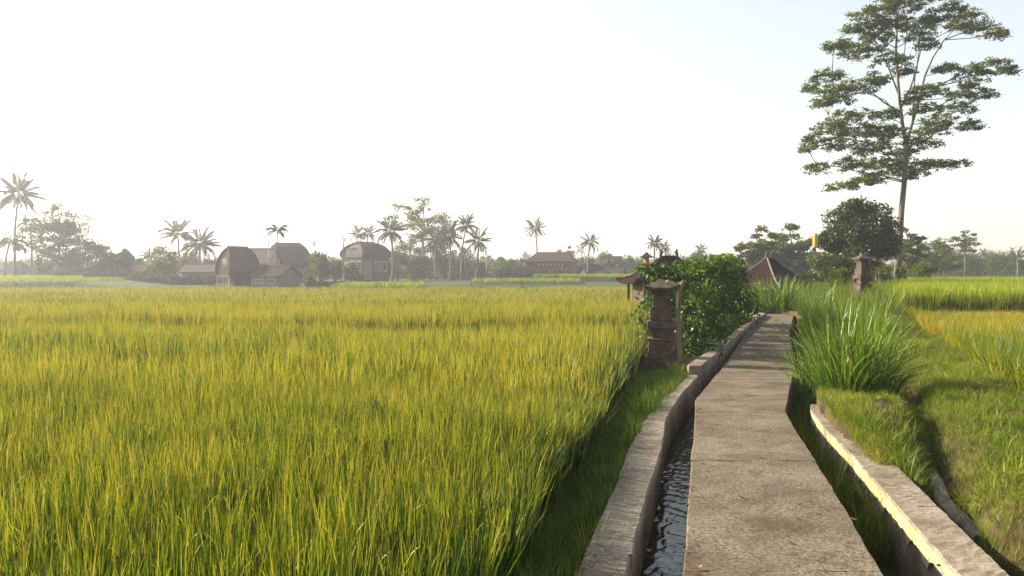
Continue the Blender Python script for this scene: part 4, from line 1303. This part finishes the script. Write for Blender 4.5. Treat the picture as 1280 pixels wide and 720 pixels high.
# curved-roof barns
ARCH = [(0.0, 0.0), (-0.025, 0.14), (-0.02, 0.3), (0.03, 0.5), (0.12, 0.70), (0.24, 0.86), (0.37, 0.955), (0.5, 1.0)]
def arch(w, z0, h, inset=0.0):
    half = [((-0.5 + a) * (w - 2 * inset), z0 + (h - inset) * b_) for a, b_ in ARCH]
    return half + [(-x, z) for x, z in reversed(half[:-1])]
def barn(label, px, Y, w, L, h0, h, rz, roofm, gablem, openm, storey='open', winx=(), light_gable=False, dz=0.0):
    b0 = base(px, Y); b0.z += dz
    e = empty('curved_roof_barn', b0, rz, label, 'barn')
    po = arch(w, h0, h); pi_ = arch(w, h0, h, 0.16)
    n = len(po)
    ly = lambda z, q=0.0: (L / 2 - q) * (1 - 0.36 * max(0.0, (z - h0) / h) ** 2.4)
    V = [(x, -ly(z), z) for x, z in po] + [(x, -ly(z), z) for x, z in pi_] + [(x, ly(z), z) for x, z in po] + [(x, ly(z), z) for x, z in pi_]
    Fs = []
    for i in range(n - 1):
        Fs += [(i, i + 1, 2 * n + i + 1, 2 * n + i), (n + i + 1, n + i, 3 * n + i, 3 * n + i + 1), (i + 1, i, n + i, n + i + 1), (2 * n + i, 2 * n + i + 1, 3 * n + i + 1, 3 * n + i)]
    Fs += [(0, 2 * n, 3 * n, n), (n - 1, 2 * n - 1, 4 * n - 1, 3 * n - 1)]
    mb = MB(); mb.add(V, Fs); rf = mb.build('roof', M[roofm], e, False)
    mb = MB(); mb.tube([(0, -ly(h0 + h) - 0.05, h0 + h + 0.03), (0, ly(h0 + h) + 0.05, h0 + h + 0.03)], 0.10, 6); part(mb, 'ridge_cap', roofm, rf)
    for s in (-1, 1):
        y = s * (L / 2 * 0.93 - 0.3)
        gp = arch(w, h0, h, 0.165); gn = len(gp)
        mb = MB()
        gv = [(x, s * ly(z, 0.3), z) for x, z in gp] + [(x, s * ly(z, 0.4), z) for x, z in gp]
        gf = []
        for i in range(gn // 2):
            j = gn - 1 - i
            if i + 1 < j - 1: gf += [(i, i + 1, j - 1, j), (gn + j, gn + j - 1, gn + i + 1, gn + i)]
            else: gf += [(i, i + 1, j), (gn + j, gn + i + 1, gn + i)]
        gf.append((0, gn - 1, 2 * gn - 1, gn))
        mb.add(gv, gf); part(mb, 'gable_wall', gablem, e)
        fr = MB(); fr.box(0, y + s * 0.05, h0 + 0.25 * h, w * 0.40, 0.05, h0 + 0.60 * h); f = part(fr, 'window', 'darkwood', e)
        fr = MB(); fr.box(0, y + s * 0.083, h0 + 0.28 * h, w * 0.15, 0.012, h0 + 0.56 * h); part(fr, 'pane', 'glass', f)
    mb = MB(); mb.box(0, 0, h0 - 0.16, w * 0.96, L * 0.97, h0 - 0.003); part(mb, 'floor_deck', 'darkwood', e)
    if storey == 'open':
        for ix in (-0.42, 0, 0.42):
            for iy in (-0.44, 0, 0.44):
                mb = MB(); mb.box(ix * w, iy * L, -0.3, 0.16, 0.16, h0 - 0.163); part(mb, 'post', openm, e)
        mb = MB(); mb.box(-0.1 * w, 0.1 * L, -0.3, w * 0.5, L * 0.5, h0 - 0.165); part(mb, 'wall', 'brick', e)
    else:
        mb = MB(); mb.box(0, 0, -0.3, w * 0.9, L * 0.92, h0 - 0.165); part(mb, 'wall', openm, e)
        for (ux, w_, z0, z1, m_) in winx:
            fr = MB(); fr.box(w * 0.45 + 0.03, ux * L, z0, 0.09, w_ + 0.16, z1); f = part(fr, 'window', 'white', e)
            fr = MB(); fr.box(w * 0.45 + 0.085, ux * L, z0 + 0.1, 0.02, w_, z1 - 0.1); part(fr, 'pane', m_, f)
            fr = MB(); fr.box(ux * w, -L * 0.46 - 0.03, z0, w_ + 0.16, 0.09, z1); f = part(fr, 'window', 'white', e)
            fr = MB(); fr.box(ux * w, -L * 0.46 - 0.085, z0 + 0.1, w_, 0.02, z1 - 0.1); part(fr, 'pane', m_, f)
    return e
def gable_house(name, label, px, Y, W, L, hw, hr, rz, roofm, wallm, wins=(), over=0.35, dz=0.0, cat='house', front_wins=()):
    """ridge along local x (length L), depth W"""
    b0 = base(px, Y); b0.z += dz
    e = empty(name, b0, rz, label, cat)
    mb = MB(); mb.box(0, 0, -0.3, L, W, hw); wl_ = part(mb, 'wall', wallm, e)
    for s in (-1, 1):
        mb = MB(); x = s * (L / 2 - 0.05)
        mb.add([(x - 0.05, -W / 2, hw + 0.002), (x - 0.05, W / 2, hw + 0.002), (x - 0.05, 0, hw + hr), (x + 0.05, -W / 2, hw + 0.002), (x + 0.05, W / 2, hw + 0.002), (x + 0.05, 0, hw + hr)],
               [(0, 1, 2), (5, 4, 3), (0, 3, 4, 1), (1, 4, 5, 2), (2, 5, 3, 0)]); part(mb, 'gable_wall', wallm, e)
        sl = hr / (W / 2); y1 = s * (W / 2 + over); z1 = hw - over * sl
        a = L / 2 + over
        mb = MB()
        V = [(-a, s * 0.003, hw + hr + 0.02), (a, s * 0.003, hw + hr + 0.02), (a, y1, z1 + 0.02), (-a, y1, z1 + 0.02)]
        mb.add(V + [(x_, y_, z_ + 0.12) for x_, y_, z_ in V], [(0, 1, 2, 3), (7, 6, 5, 4), (0, 4, 5, 1), (1, 5, 6, 2), (2, 6, 7, 3), (3, 7, 4, 0)]); rf = part(mb, 'roof', roofm, e)
    mb = MB(); mb.tube([(-L / 2 - over, 0, hw + hr + 0.14), (L / 2 + over, 0, hw + hr + 0.14)], 0.09, 6); part(mb, 'ridge_cap', roofm, rf)
    for (x, w_, z0, z1, m_) in wins:
        fr = MB(); fr.box(x, -W / 2 - 0.03, z0, w_ + 0.2, 0.09, z1); f = part(fr, 'window', 'white', e)
        fr = MB(); fr.box(x, -W / 2 - 0.085, z0 + 0.1, w_, 0.02, z1 - 0.1); part(fr, 'pane', m_, f)
    return e

barn('dark thatched curved-roof barn on posts at the far edge of the field', 297, 100, 4.3, 4.0, 1.25, 3.55, R(-48), 'thatch', 'thatch', 'plaster')
lt = gable_house('open_shed', 'low dark gabled shed with pale end wall attached right of the dark curved barn', 346, 97, 3.6, 4.2, 1.25, 1.05, R(-28), 'thatch', 'plaster', [(-0.9, 1.2, 0.35, 0.95, 'glass'), (0.9, 1.2, 0.35, 0.95, 'glass')], 0.3, 0.0, 'shed')
barn('large brown curved-roof barn behind the small feathery palm', 360, 126, 6.6, 6.0, 2.3, 3.7, R(-62), 'shingle', 'shingle', 'plaster', 'closed', [(-0.25, 1.0, 0.5, 1.8, 'glass'), (0.1, 1.0, 0.5, 1.8, 'glass'), (0.35, 0.8, 0.5, 1.8, 'glass')])
gable_house('long_house', 'long grey-roofed house with white framed windows behind the dark curved barn', 316, 120, 5.5, 6.6, 2.9, 2.0, R(-4), 'greyroof', 'white', [(0.4, 1.1, 0.9, 2.3, 'glass'), (2.0, 1.0, 0.9, 2.3, 'glass'), (3.0, 0.5, 0.9, 2.3, 'glass')], 0.4)
barn('two-storey house with curved dark roof left of the palm cluster', 457, 130, 5.6, 5.9, 3.9, 2.35, R(-40), 'thatch', 'greyroof', 'darkwood', 'closed', [(-0.28, 1.3, 0.3, 3.0, 'plaster'), (0.05, 0.8, 1.6, 3.2, 'glass'), (0.3, 0.8, 1.6, 3.2, 'glass')])
# red brick house with hipped roof and a row of small vents
b0 = base(690, 150)
e = empty('brick_house', b0, R(-12), 'long red brick house with brown hipped roof and row of pale vents', 'house')
hw, hr = P(690, 327, 150)[2] - b0.z, P(690, 315, 150)[2] - b0.z
V, Fs, hips = hip_roof_mesh(9.6, 6.5, hw, hr, 5.6, 0.0, 0.12, 1.1, 6, 6)
mb = MB(); mb.add(V, Fs); part(mb, 'roof', 'shingle', e)
mb = MB(); mb.box(0, 0, -0.3, 8.6, 5.4, hw - 0.02); part(mb, 'wall', 'brick', e)
for i in range(7):
    mb = MB(); mb.box(-2.0 + i * 0.72, -2.73, hw - 0.75, 0.34, 0.06, hw - 0.3); part(mb, 'vent', 'white', e)
for i in range(3):
    mb = MB(); mb.box(-4.33, -1.6 + i * 1.5, hw - 1.3, 0.06, 0.4, hw - 0.5); part(mb, 'vent', 'plaster', e)
gable_house('hut', 'low red-walled hut with sloping roof left of the round bushy tree', 176, 115, 2.6, 2.6, 0.9, 0.95, R(-20), 'shingle', 'brick', (), 0.3, 0, 'hut')
gable_house('hut', 'low grey-roofed hut just left of the dark curved barn', 254, 116, 3.5, 4.6, 1.6, 1.0, R(0), 'greyroof', 'plaster', [(-1.2, 0.8, 0.4, 1.2, 'glass'), (0.8, 0.8, 0.4, 1.2, 'glass')], 0.3, 0, 'hut')
gable_house('hut', 'dark thatched hut just right of the long brick house', 739, 140, 4.2, 3.2, 0.7, 1.7, R(25), 'thatch', 'darkwood', (), 0.4, 0, 'hut')
gable_house('hut', 'dark thatched hut standing right of the other thatched hut', 768, 145, 4.0, 3.0, 0.7, 1.5, R(-20), 'thatch', 'darkwood', (), 0.4, 0, 'hut')
gable_house('tower_house', 'pale pink house showing above the thatched huts', 764, 185, 4.5, 4.0, 3.6, 1.2, R(-10), 'rooftile', 'brick', [(-1.0, 0.9, 2.2, 3.2, 'white'), (0.9, 0.9, 2.2, 3.2, 'white')], 0.5)
gable_house('shed', 'flat-looking grey shed roof above the hedge top', 886, 75, 2.4, 3.0, 2.4, 0.55, R(5), 'greyroof', 'plaster', (), 0.3, 0, 'shed')
b0 = base(584, 150)
e = empty('brick_tower', b0, R(10), 'narrow red brick pillar tower among the palm trunks', 'tower')
mb = MB(); mb.box(0, 0, -0.3, 0.75, 0.75, 3.1); part(mb, 'shaft', 'brick', e)
mb = MB(); mb.box(0, 0, 3.103, 0.95, 0.95, 3.35, 0, 0.7); part(mb, 'cap', 'brick', e)

# poles, stakes, low field walls
def pole(name, label, px, Y, ytop, r, mat, cat='pole', group=None):
    b0 = base(px, Y); h = P(px, ytop, Y)[2] - b0.z
    mb = MB(); mb.tube([(0, 0, -0.3), (0.01, 0, h * 0.5), (0, 0, h)], [r, r * 0.92, r * 0.8], 8)
    o = mb.build(name, M[mat], None, True); o.location = b0
    return tag(o, label, cat, group)
pole('utility_pole', 'pale straight pole in front of the long grey-roofed house', 336, 104, 297, 0.09, 'pole')
pole('stake', 'short dark stake at the field edge left of the long brick house', 652, 80, 350, 0.06, 'darkwood', 'stake')
pole('stake', 'tiny dark stake at the field edge below the brick pillar tower', 589, 84, 351, 0.05, 'darkwood', 'stake')
pole('utility_pole', 'thin pole right of the brick pillar tower', 608, 165, 320, 0.1, 'pole')
def field_wall(label, px0, px1, Y, h, mat):
    a, b_ = base(px0, Y), base(px1, Y)
    mb = MB(); n = 12
    for i in range(n):
        x = a.x + (b_.x - a.x) * (i + 0.5) / n
        mb.box(x - a.x, 0, gz(x, Y) - a.z - 0.2, (b_.x - a.x) / n - 0.01, 0.3, gz(x, Y) - a.z + h * (1 + 0.06 * math.sin(i * 2.3)))
    o = mb.build('field_wall', M[mat], None); o.location = a
    return tag(o, label, 'wall')
field_wall('low dark stone wall along the far edge of the field at left', 104, 268, 106, 0.85, 'stone')
field_wall('low dark field wall right of the thatched shed', 382, 428, 90, 0.75, 'stone')

# ------------------------------------------------------------------ palms
PALMS = [
    ('tallest coconut palm at the far left edge of the field', 20, 23, 243, 31, 120, 22, FRW, -45, 80, .34),
    ('slim palm with small sparse crown right of the tallest palm', 38, 37, 279, 14, 125, 9, FRA, -20, 60, .3),
    ('short leaning palm with drooping fronds at the extreme left', 6, 12, 300, 22, 118, 9, FRA, -25, 30, .28),
    ('ragged palm rising behind the round bushy tree', 222, 222, 293, 25, 135, 17, FRW, -30, 82, .35),
    ('wide drooping palm just left of the dark curved barn', 252, 250, 306, 27, 128, 22, FRW, -45, 75, .4),
    ('low palm left of the round bushy tree', 187, 189, 322, 16, 132, 14, FRW, -35, 78, .3),
    ('small feathery palm on a thin stem in front of the brown barn', 349, 347, 288, 15, 96, 10, FRA, -15, 70, .18),
    ('small faint palm right of the large brown barn', 393, 393, 304, 8, 150, 12, FR, -40, 70, .22),
    ('very thin palm left of the two-storey curved-roof house', 431, 430, 299, 7, 108, 10, FR, -40, 70, .2),
    ('left palm of the pair behind the two-storey house', 448, 447, 293, 14, 150, 16, FRW, -40, 80, .3),
    ('right palm of the pair behind the two-storey house', 460, 460, 292, 14, 153, 16, FRW, -40, 80, .3),
    ('palm with full brown-green crown right of the two-storey house', 490, 488, 289, 22, 118, 22, FRW, -50, 80, .32),
    ('palm right below the tall feathery tree', 545, 546, 300, 19, 135, 20, FRW, -50, 80, .3),
    ('dense palm in the middle of the palm cluster', 562, 561, 294, 22, 130, 24, FRW, -55, 80, .3),
    ('tall upright palm near the right end of the palm cluster', 577, 583, 281, 17, 140, 18, FRW, -45, 82, .3),
    ('palm with drooping fronds at the right end of the palm cluster', 594, 598, 301, 20, 128, 18, FRW, -50, 75, .3),
    ('small hazy palm beside the thin pole', 612, 612, 324, 8, 172, 12, FR, -45, 75, .25),
    ('single tall palm above the long brick house', 670, 669, 286, 16, 165, 18, FRW, -45, 78, .32),
    ('palm above the two thatched huts', 735, 738, 303, 15, 138, 16, FRW, -50, 78, .28),
    ('faint palm left of the one above the thatched huts', 726, 726, 312, 10, 182, 12, FR, -45, 75, .25),
    ('taller palm of the pair above the upturned pavilion roof', 821, 818, 304, 14, 118, 18, FRW, -50, 78, .3),
    ('shorter palm of the pair above the upturned pavilion roof', 831, 831, 309, 11, 128, 16, FRW, -50, 78, .3),
    ('small palm above the left part of the hedge', 877, 876, 313, 10, 130, 14, FRW, -45, 78, .28),
    ('palm at the extreme right of the far tree line', 1272, 1271, 322, 15, 150, 12, FRW, -30, 80, .35),
    ('slender palm in the far tree line right of the lone high tree', 1229, 1229, 316, 8, 150, 14, FRW, -60, 85, .3)]
for i, (lab, a, b_, c, r, Y, n, fr, e0, e1, th) in enumerate(PALMS):
    palm(lab, a, b_, c, r, Y, n, 900 + i, 'palms beyond the rice field', fr, e0, e1, th)
palm('young trunkless palm with upright fronds in front of the dark round tree', 1074, 1074, 332, 21, 44, 11, 951, 'young palms by the small shrine', FRA, 15, 85, .2, 'young_palm')
palm('young palm with yellowish arching fronds at the foot of the bare trunk', 1100, 1100, 344, 12, 46, 9, 952, 'young palms by the small shrine', FRA, 0, 40, .2, 'young_palm')

# ------------------------------------------------------------------ trees beyond the field
LAY = [
    ('wide layered tree right of the tallest palm at left', 74, 254, 52, 125, 15, .45, 200, .40, 'leaf', .22),
    ('tall feathery tree towering over the palm cluster', 529, 245, 45, 145, 11, .42, 150, .45, 'leaf', .50),
    ('left spreading tree behind the red tiled pavilion', 946, 284, 27, 86, 12, .32, 210, .35, 'leaf', .25),
    ('right spreading tree behind the red tiled pavilion', 988, 281, 36, 92, 16, .34, 230, .35, 'leaf', .22),
    ('layered tree just behind the bare trunk', 1138, 284, 20, 84, 10, .3, 140, .28, 'leaf', .35),
    ('spreading tree right of the bare trunk in the far tree line', 1168, 297, 28, 112, 11, .34, 150, .3, 'leaf', .3),
    ('lone high tree with thin stem and small flat crown at right', 1206, 288, 17, 125, 8, .34, 70, .22, 'leaf', .66),
    ('second thin branched tree above the far tree line', 1180, 300, 14, 135, 8, .34, 90, .2, 'leaf', .5)]
for i, (lab, px, pt, hw, Y, nl, lf, per, tr, mt, fk) in enumerate(LAY):
    b0 = base(px, Y)
    layered_tree('layered_tree', lab, b0, 2 * hw * Y / F, P(px, pt, Y)[2] - b0.z, M[mt], 700 + i, nl, lf, per, tr, fk, 'tree', 'trees beyond the fields', 0, 0.08)
RND = [
    ('dense rounded tree right of the wide layered tree', 110, 292, 27, 120, 'darkleaf'),
    ('left of two small open trees left of the low red hut', 140, 312, 13, 122, 'leaf'),
    ('right of two small open trees left of the low red hut', 158, 308, 12, 124, 'leaf'),
    ('round bushy tree in front of the palms left of the barns', 205, 304, 25, 106, 'lightleaf'),
    ('rounded tree just right of the large brown barn', 400, 313, 18, 112, 'leaf'),
    ('light green bush left of the thin palm', 420, 322, 11, 122, 'lightleaf'),
    ('brownish tree left of the tall feathery tree', 512, 292, 22, 152, 'brownleaf'),
    ('brownish tree beneath the tall feathery tree', 538, 296, 22, 150, 'brownleaf'),
    ('low green tree at the foot of the palm cluster', 562, 322, 20, 156, 'leaf'),
    ('small hazy tree right of the thin pole', 624, 320, 10, 180, 'leaf'),
    ('small tree showing above the brick house roof', 700, 306, 6, 205, 'leaf'),
    ('second small tree showing above the brick house roof', 712, 306, 8, 205, 'leaf'),
    ('hazy tree above the right thatched hut', 756, 314, 13, 195, 'leaf'),
    ('hazy tree between the pink house and the orange lantern', 785, 320, 15, 185, 'leaf'),
    ('tree above the left end of the hedge', 868, 311, 15, 150, 'leaf'),
    ('tree in the far line directly right of the bare trunk', 1146, 306, 24, 150, 'leaf'),
    ('second tree in the far line from the bare trunk', 1176, 305, 26, 155, 'leaf'),
    ('third tree in the far line, below the lone high tree', 1206, 309, 25, 150, 'leaf'),
    ('tree in the far line behind the slender palm', 1238, 308, 25, 158, 'leaf'),
    ('tree in the far line left of the last palm', 1262, 311, 24, 155, 'leaf'),
    ('tree in the far line at the extreme right edge', 1288, 308, 24, 152, 'leaf'),
    ('dark tree filling the gap behind the yellow lantern', 1015, 312, 18, 95, 'leaf'),
    ('shady tree left behind the first palm of the palm cluster', 497, 306, 17, 142, 'leaf'),
    ('shady tree hiding the foot of the tall feathery tree', 524, 314, 18, 140, 'leaf'),
    ('dark tree in the thick of the palm cluster', 556, 302, 20, 152, 'darkleaf'),
    ('dark tree behind the brick pillar tower', 580, 308, 18, 158, 'leaf'),
    ('low tree right of the brick pillar tower', 600, 327, 9, 156, 'leaf'),
    ('tree close behind the left gable of the brick house', 655, 326, 9, 175, 'leaf'),
    ('tree between the brick house and the thatched hut', 722, 326, 9, 175, 'leaf'),
    ('dark tree between the two small open trees and the red hut', 172, 322, 10, 128, 'leaf'),
    ('dark tree behind the grey roofed hut', 236, 318, 13, 132, 'leaf'),
    ('rounded tree behind the large brown barn', 386, 316, 12, 140, 'leaf'),
    ('tree above the hedge left of the spreading trees', 905, 316, 13, 120, 'leaf'),
    ('small tree below the wide layered tree at left', 52, 322, 14, 128, 'leaf'),
    ('tree standing between the leaning palm and the slim palm', 28, 326, 12, 140, 'leaf'),
    ('low tree under the dense rounded tree at left', 126, 326, 14, 118, 'leaf'),
    ('dark tree under the left side of the wide layered tree', 88, 312, 18, 132, 'darkleaf'),
    ('low dark tree behind the low red hut', 196, 326, 12, 122, 'darkleaf'),
    ('tree peeping over the grey roofed hut by the barn', 264, 322, 11, 134, 'leaf'),
    ('low tree right of the single tall palm', 676, 322, 8, 190, 'leaf'),
    ('broad tree hugging the right side of the two-storey house', 482, 322, 13, 134, 'leaf'),
    ('broad-crowned tree behind the palms left of the barns', 232, 306, 22, 150, 'leaf'),
    ('bushy tree between the thin palm and the two-storey house', 438, 328, 9, 124, 'leaf')]
for i, (lab, px, pt, hw, Y, mt) in enumerate(RND):
    b0 = base(px, Y)
    W = 2 * hw * Y / F
    round_tree('far_tree', lab, b0, W, P(px, pt, Y)[2] - b0.z, M[mt], 750 + i, 0.32 if Y < 170 else 0.4, 34, 85, 0.28, 0.06, 'tree', 'trees beyond the fields')
BSH = [
    ('low bush at the foot of the dark curved barn', 262, 341, 11, 103, 'lightleaf'), ('small bush left of the low bush by the barn', 243, 343, 9, 104, 'lightleaf'),
    ('bush below the low red hut', 168, 342, 9, 105, 'leaf'), ('bush in front of the round bushy tree', 215, 342, 11, 103, 'leaf'),
    ('low bright bush under the wide layered tree', 78, 337, 12, 121, 'lightleaf'), ('bush beside the thatched shed', 388, 343, 8, 93, 'lightleaf'),
    ('bush left of the brick house', 663, 335, 9, 140, 'leaf'), ('bush in front of the brick house', 685, 338, 10, 138, 'leaf'),
    ('dark bush at the right corner of the brick house', 706, 336, 11, 138, 'darkleaf'), ('low bush among the palm trunks', 520, 338, 14, 140, 'leaf'),
    ('low bright bush among the palm trunks', 565, 340, 12, 138, 'lightleaf'), ('bush at the foot of the two-storey house', 445, 340, 10, 122, 'leaf'),
    ('bush below the pink house', 790, 335, 14, 150, 'leaf'), ('bush right of the thatched huts', 752, 338, 10, 136, 'leaf'),
    ('dark bush behind the orange lantern', 812, 334, 14, 140, 'leaf'), ('bush hugging the far wall below the layered tree', 130, 341, 12, 110, 'leaf')]
for i, (lab, px, pt, hw, Y, mt) in enumerate(BSH):
    b0 = base(px, Y)
    round_tree('bush', lab, b0, 2 * hw * Y / F, max(0.8, P(px, pt, Y)[2] - b0.z), M[mt], 820 + i, 0.26, 16, 80, 0.1, 0.0, 'bush', 'bushes beyond the fields')

# far-off woods that read as one mass
rgw = np.random.default_rng(99)
PP, DD = [], []
for (Y, px0, px1, h0, h1, per) in [(165, -40, 268, 1.8, 3.8, 170), (168, 385, 770, 2.0, 4.2, 170), (205, -60, 30, 3.5, 6.0, 130), (205, 380, 1380, 3.2, 6.2, 150), (270, -150, 1430, 3.5, 7.0, 130), (360, -200, 1480, 6, 11, 110)]:
    x = P(px0, 343, Y)[0]; xe = P(px1, 343, Y)[0]
    while x < xe:
        w = rgw.uniform(4, 9) * (0.6 if Y < 200 else 1.0); h = rgw.uniform(h0, h1)
        z0 = gz(x, Y)
        bl = []
        for j in range(7):
            d = rand_dirs(rgw, 1, 0.2)[0]
            bl.append(((x + d[0] * w * 0.35, Y + rgw.uniform(-4, 4), z0 + h * (0.5 + 0.36 * d[2])), (w * 0.26, w * 0.26, h * 0.2)))
        bl.append(((x, Y, z0 + h * 0.25), (w * 0.5, w * 0.4, h * 0.28)))
        a, d = blob_leaves(rgw, bl, per // 2, 0.3)
        PP.append(a); DD.append(d)
        x += w * rgw.uniform(0.4, 0.75)
a, d = np.concatenate(PP), np.concatenate(DD)
D = d * 0.5 + rand_dirs(rgw, len(a)); D /= np.linalg.norm(D, axis=1)[:, None]
w_ = leaves(a, D, orth(rgw, D), 0.85 * rgw.uniform(0.6, 1.3, len(a)), 0.6, np.clip(rgw.normal(0.4, 0.2, len(a)), 0, 1), M['leaf'], 'woods', None)
tag(w_, 'hazy line of distant woods along the horizon', None, None, 'stuff')

# ------------------------------------------------------------------ small fallen things
def fallen(label, px, py, z, L, W, rz, curl, mat='dryleaf', on=None):
    p = G(px, py, z)
    zz = on if on is not None else gz(p[0], p[1]) + 0.03
    V, Q = [], []
    for k in range(5):
        t = k / 4
        w = W * math.sin(math.pi * min(0.97, max(0.06, t))) / 2
        x = L * (t - 0.5); z_ = 0.006 + curl * (2 * t - 1) ** 2
        V += [(x, -w, z_ + 0.25 * w), (x, 0, z_), (x, w, z_ + 0.25 * w)]
    for k in range(4):
        for j in range(2): Q.append((k * 3 + j, k * 3 + j + 1, k * 3 + j + 4, k * 3 + j + 3))
    o = link('fallen_leaf', np_mesh('fallen_leaf', V, Q, [0.5] * len(V)), None, M[mat])
    o.location = (p[0], p[1], zz); o.rotation_euler = (0, 0, rz)
    return tag(o, label, 'leaf', 'fallen leaves')
fallen('curled pale leaf lying alone on the middle of the concrete path', 997, 612, 0, 0.09, 0.02, 2.2, 0.02, 'dryleaf', 0.008)
fallen('small orange leaf on the path near the bottom left corner', 874, 712, 0, 0.05, 0.03, 0.6, 0.01, 'dryleaf', 0.008)
fallen('large dry leaf on the grassy bank at right', 1268, 598, 0.05, 0.26, 0.09, 0.2, 0.03)
fallen('dry leaf beside the larger one on the grassy bank', 1252, 602, 0.05, 0.16, 0.06, 0.5, 0.03)
fallen('reddish dry leaf on the mound below the tall grass', 1092, 528, 0.1, 0.16, 0.05, 0.4, 0.03)

# leaf litter, twigs and crumbs on the path, the walls and the right bank
rgl = np.random.default_rng(41)
LP, LS, LZ = [], [], []
for i in range(420):
    y = rgl.uniform(3.5, 30)
    xl_, xr_ = float(X(pathL, y)), float(X(pathR, y))
    q = rgl.beta(0.45, 0.45)
    LP.append((xl_ + 0.02 + (xr_ - xl_ - 0.04) * q, y, 0.006)); LS.append(rgl.uniform(0.012, 0.036))
for i in range(160):
    y = rgl.uniform(3.5, 13); LP.append((float(X(wallLo, y)) + rgl.uniform(0.02, 0.12), y, ZW + 0.006)); LS.append(rgl.uniform(0.010, 0.025))
for i in range(520):
    y = rgl.uniform(5.0, 13); x = float(chanR(np.array([y]))[0]) + rgl.uniform(0.5 if y < 8 else 0.05, 3.2)
    LP.append((x, y, gz(x, y) + rgl.uniform(0.02, 0.07))); LS.append(rgl.uniform(0.02, 0.06))
LP, LS = np.array(LP), np.array(LS)
D = rand_dirs(rgl, len(LP), 0.05, 0.15); S = np.cross(D, np.array((0, 0, 1.0))); S /= np.linalg.norm(S, axis=1)[:, None]
lo_ = leaves(LP, D, S, LS * 2, LS * rgl.uniform(0.25, 0.9, len(LS)), rgl.uniform(0, 1, len(LS)), M['litter'], 'leaf_litter', None)
tag(lo_, 'scattered bits of dry leaf and straw on the path edges and the right bank', None, None, 'stuff')
tfp = []
for px_, py_2 in [(975, 447), (984, 444), (950, 449), (978, 416), (990, 470), (986, 431), (972, 402)]:
    p = G(px_, py_2, 0)
    for k in range(7): tfp.append((p[0] + rgl.normal(0, 0.07), p[1] + rgl.normal(0, 0.12), 0.0))
tfp = np.array(tfp)
rots, scl, shade = simple_attrs(len(tfp), 0.25, 0.6, 0.5, 0.12, 0.1)
scatter('path_grass', tfp, rots, scl, shade, gs_p, 'small weeds lying over the far part of the path')

# ------------------------------------------------------------------ morning haze: one closed box of even air
mb = MB(); mb.box(0, 215, -2.0, 640, 560, 27.0)
hz = mb.build('haze', None) if False else None
me = bpy.data.meshes.new('haze'); me.from_pydata(mb.v, [], mb.f); me.update()
m, nt, out = newmat('haze_air')
pv = N(nt, 'ShaderNodeVolumePrincipled')
pv.inputs['Color'].default_value = (0.84, 0.86, 1.0, 1)
pv.inputs['Density'].default_value = 0.0009
pv.inputs['Density Attribute'].default_value = ''
pv.inputs['Anisotropy'].default_value = 0.5
nt.links.new(pv.outputs[0], out.inputs['Volume'])
tag(link('haze', me, None, m), 'thin morning haze over the whole place', None, None, 'stuff')
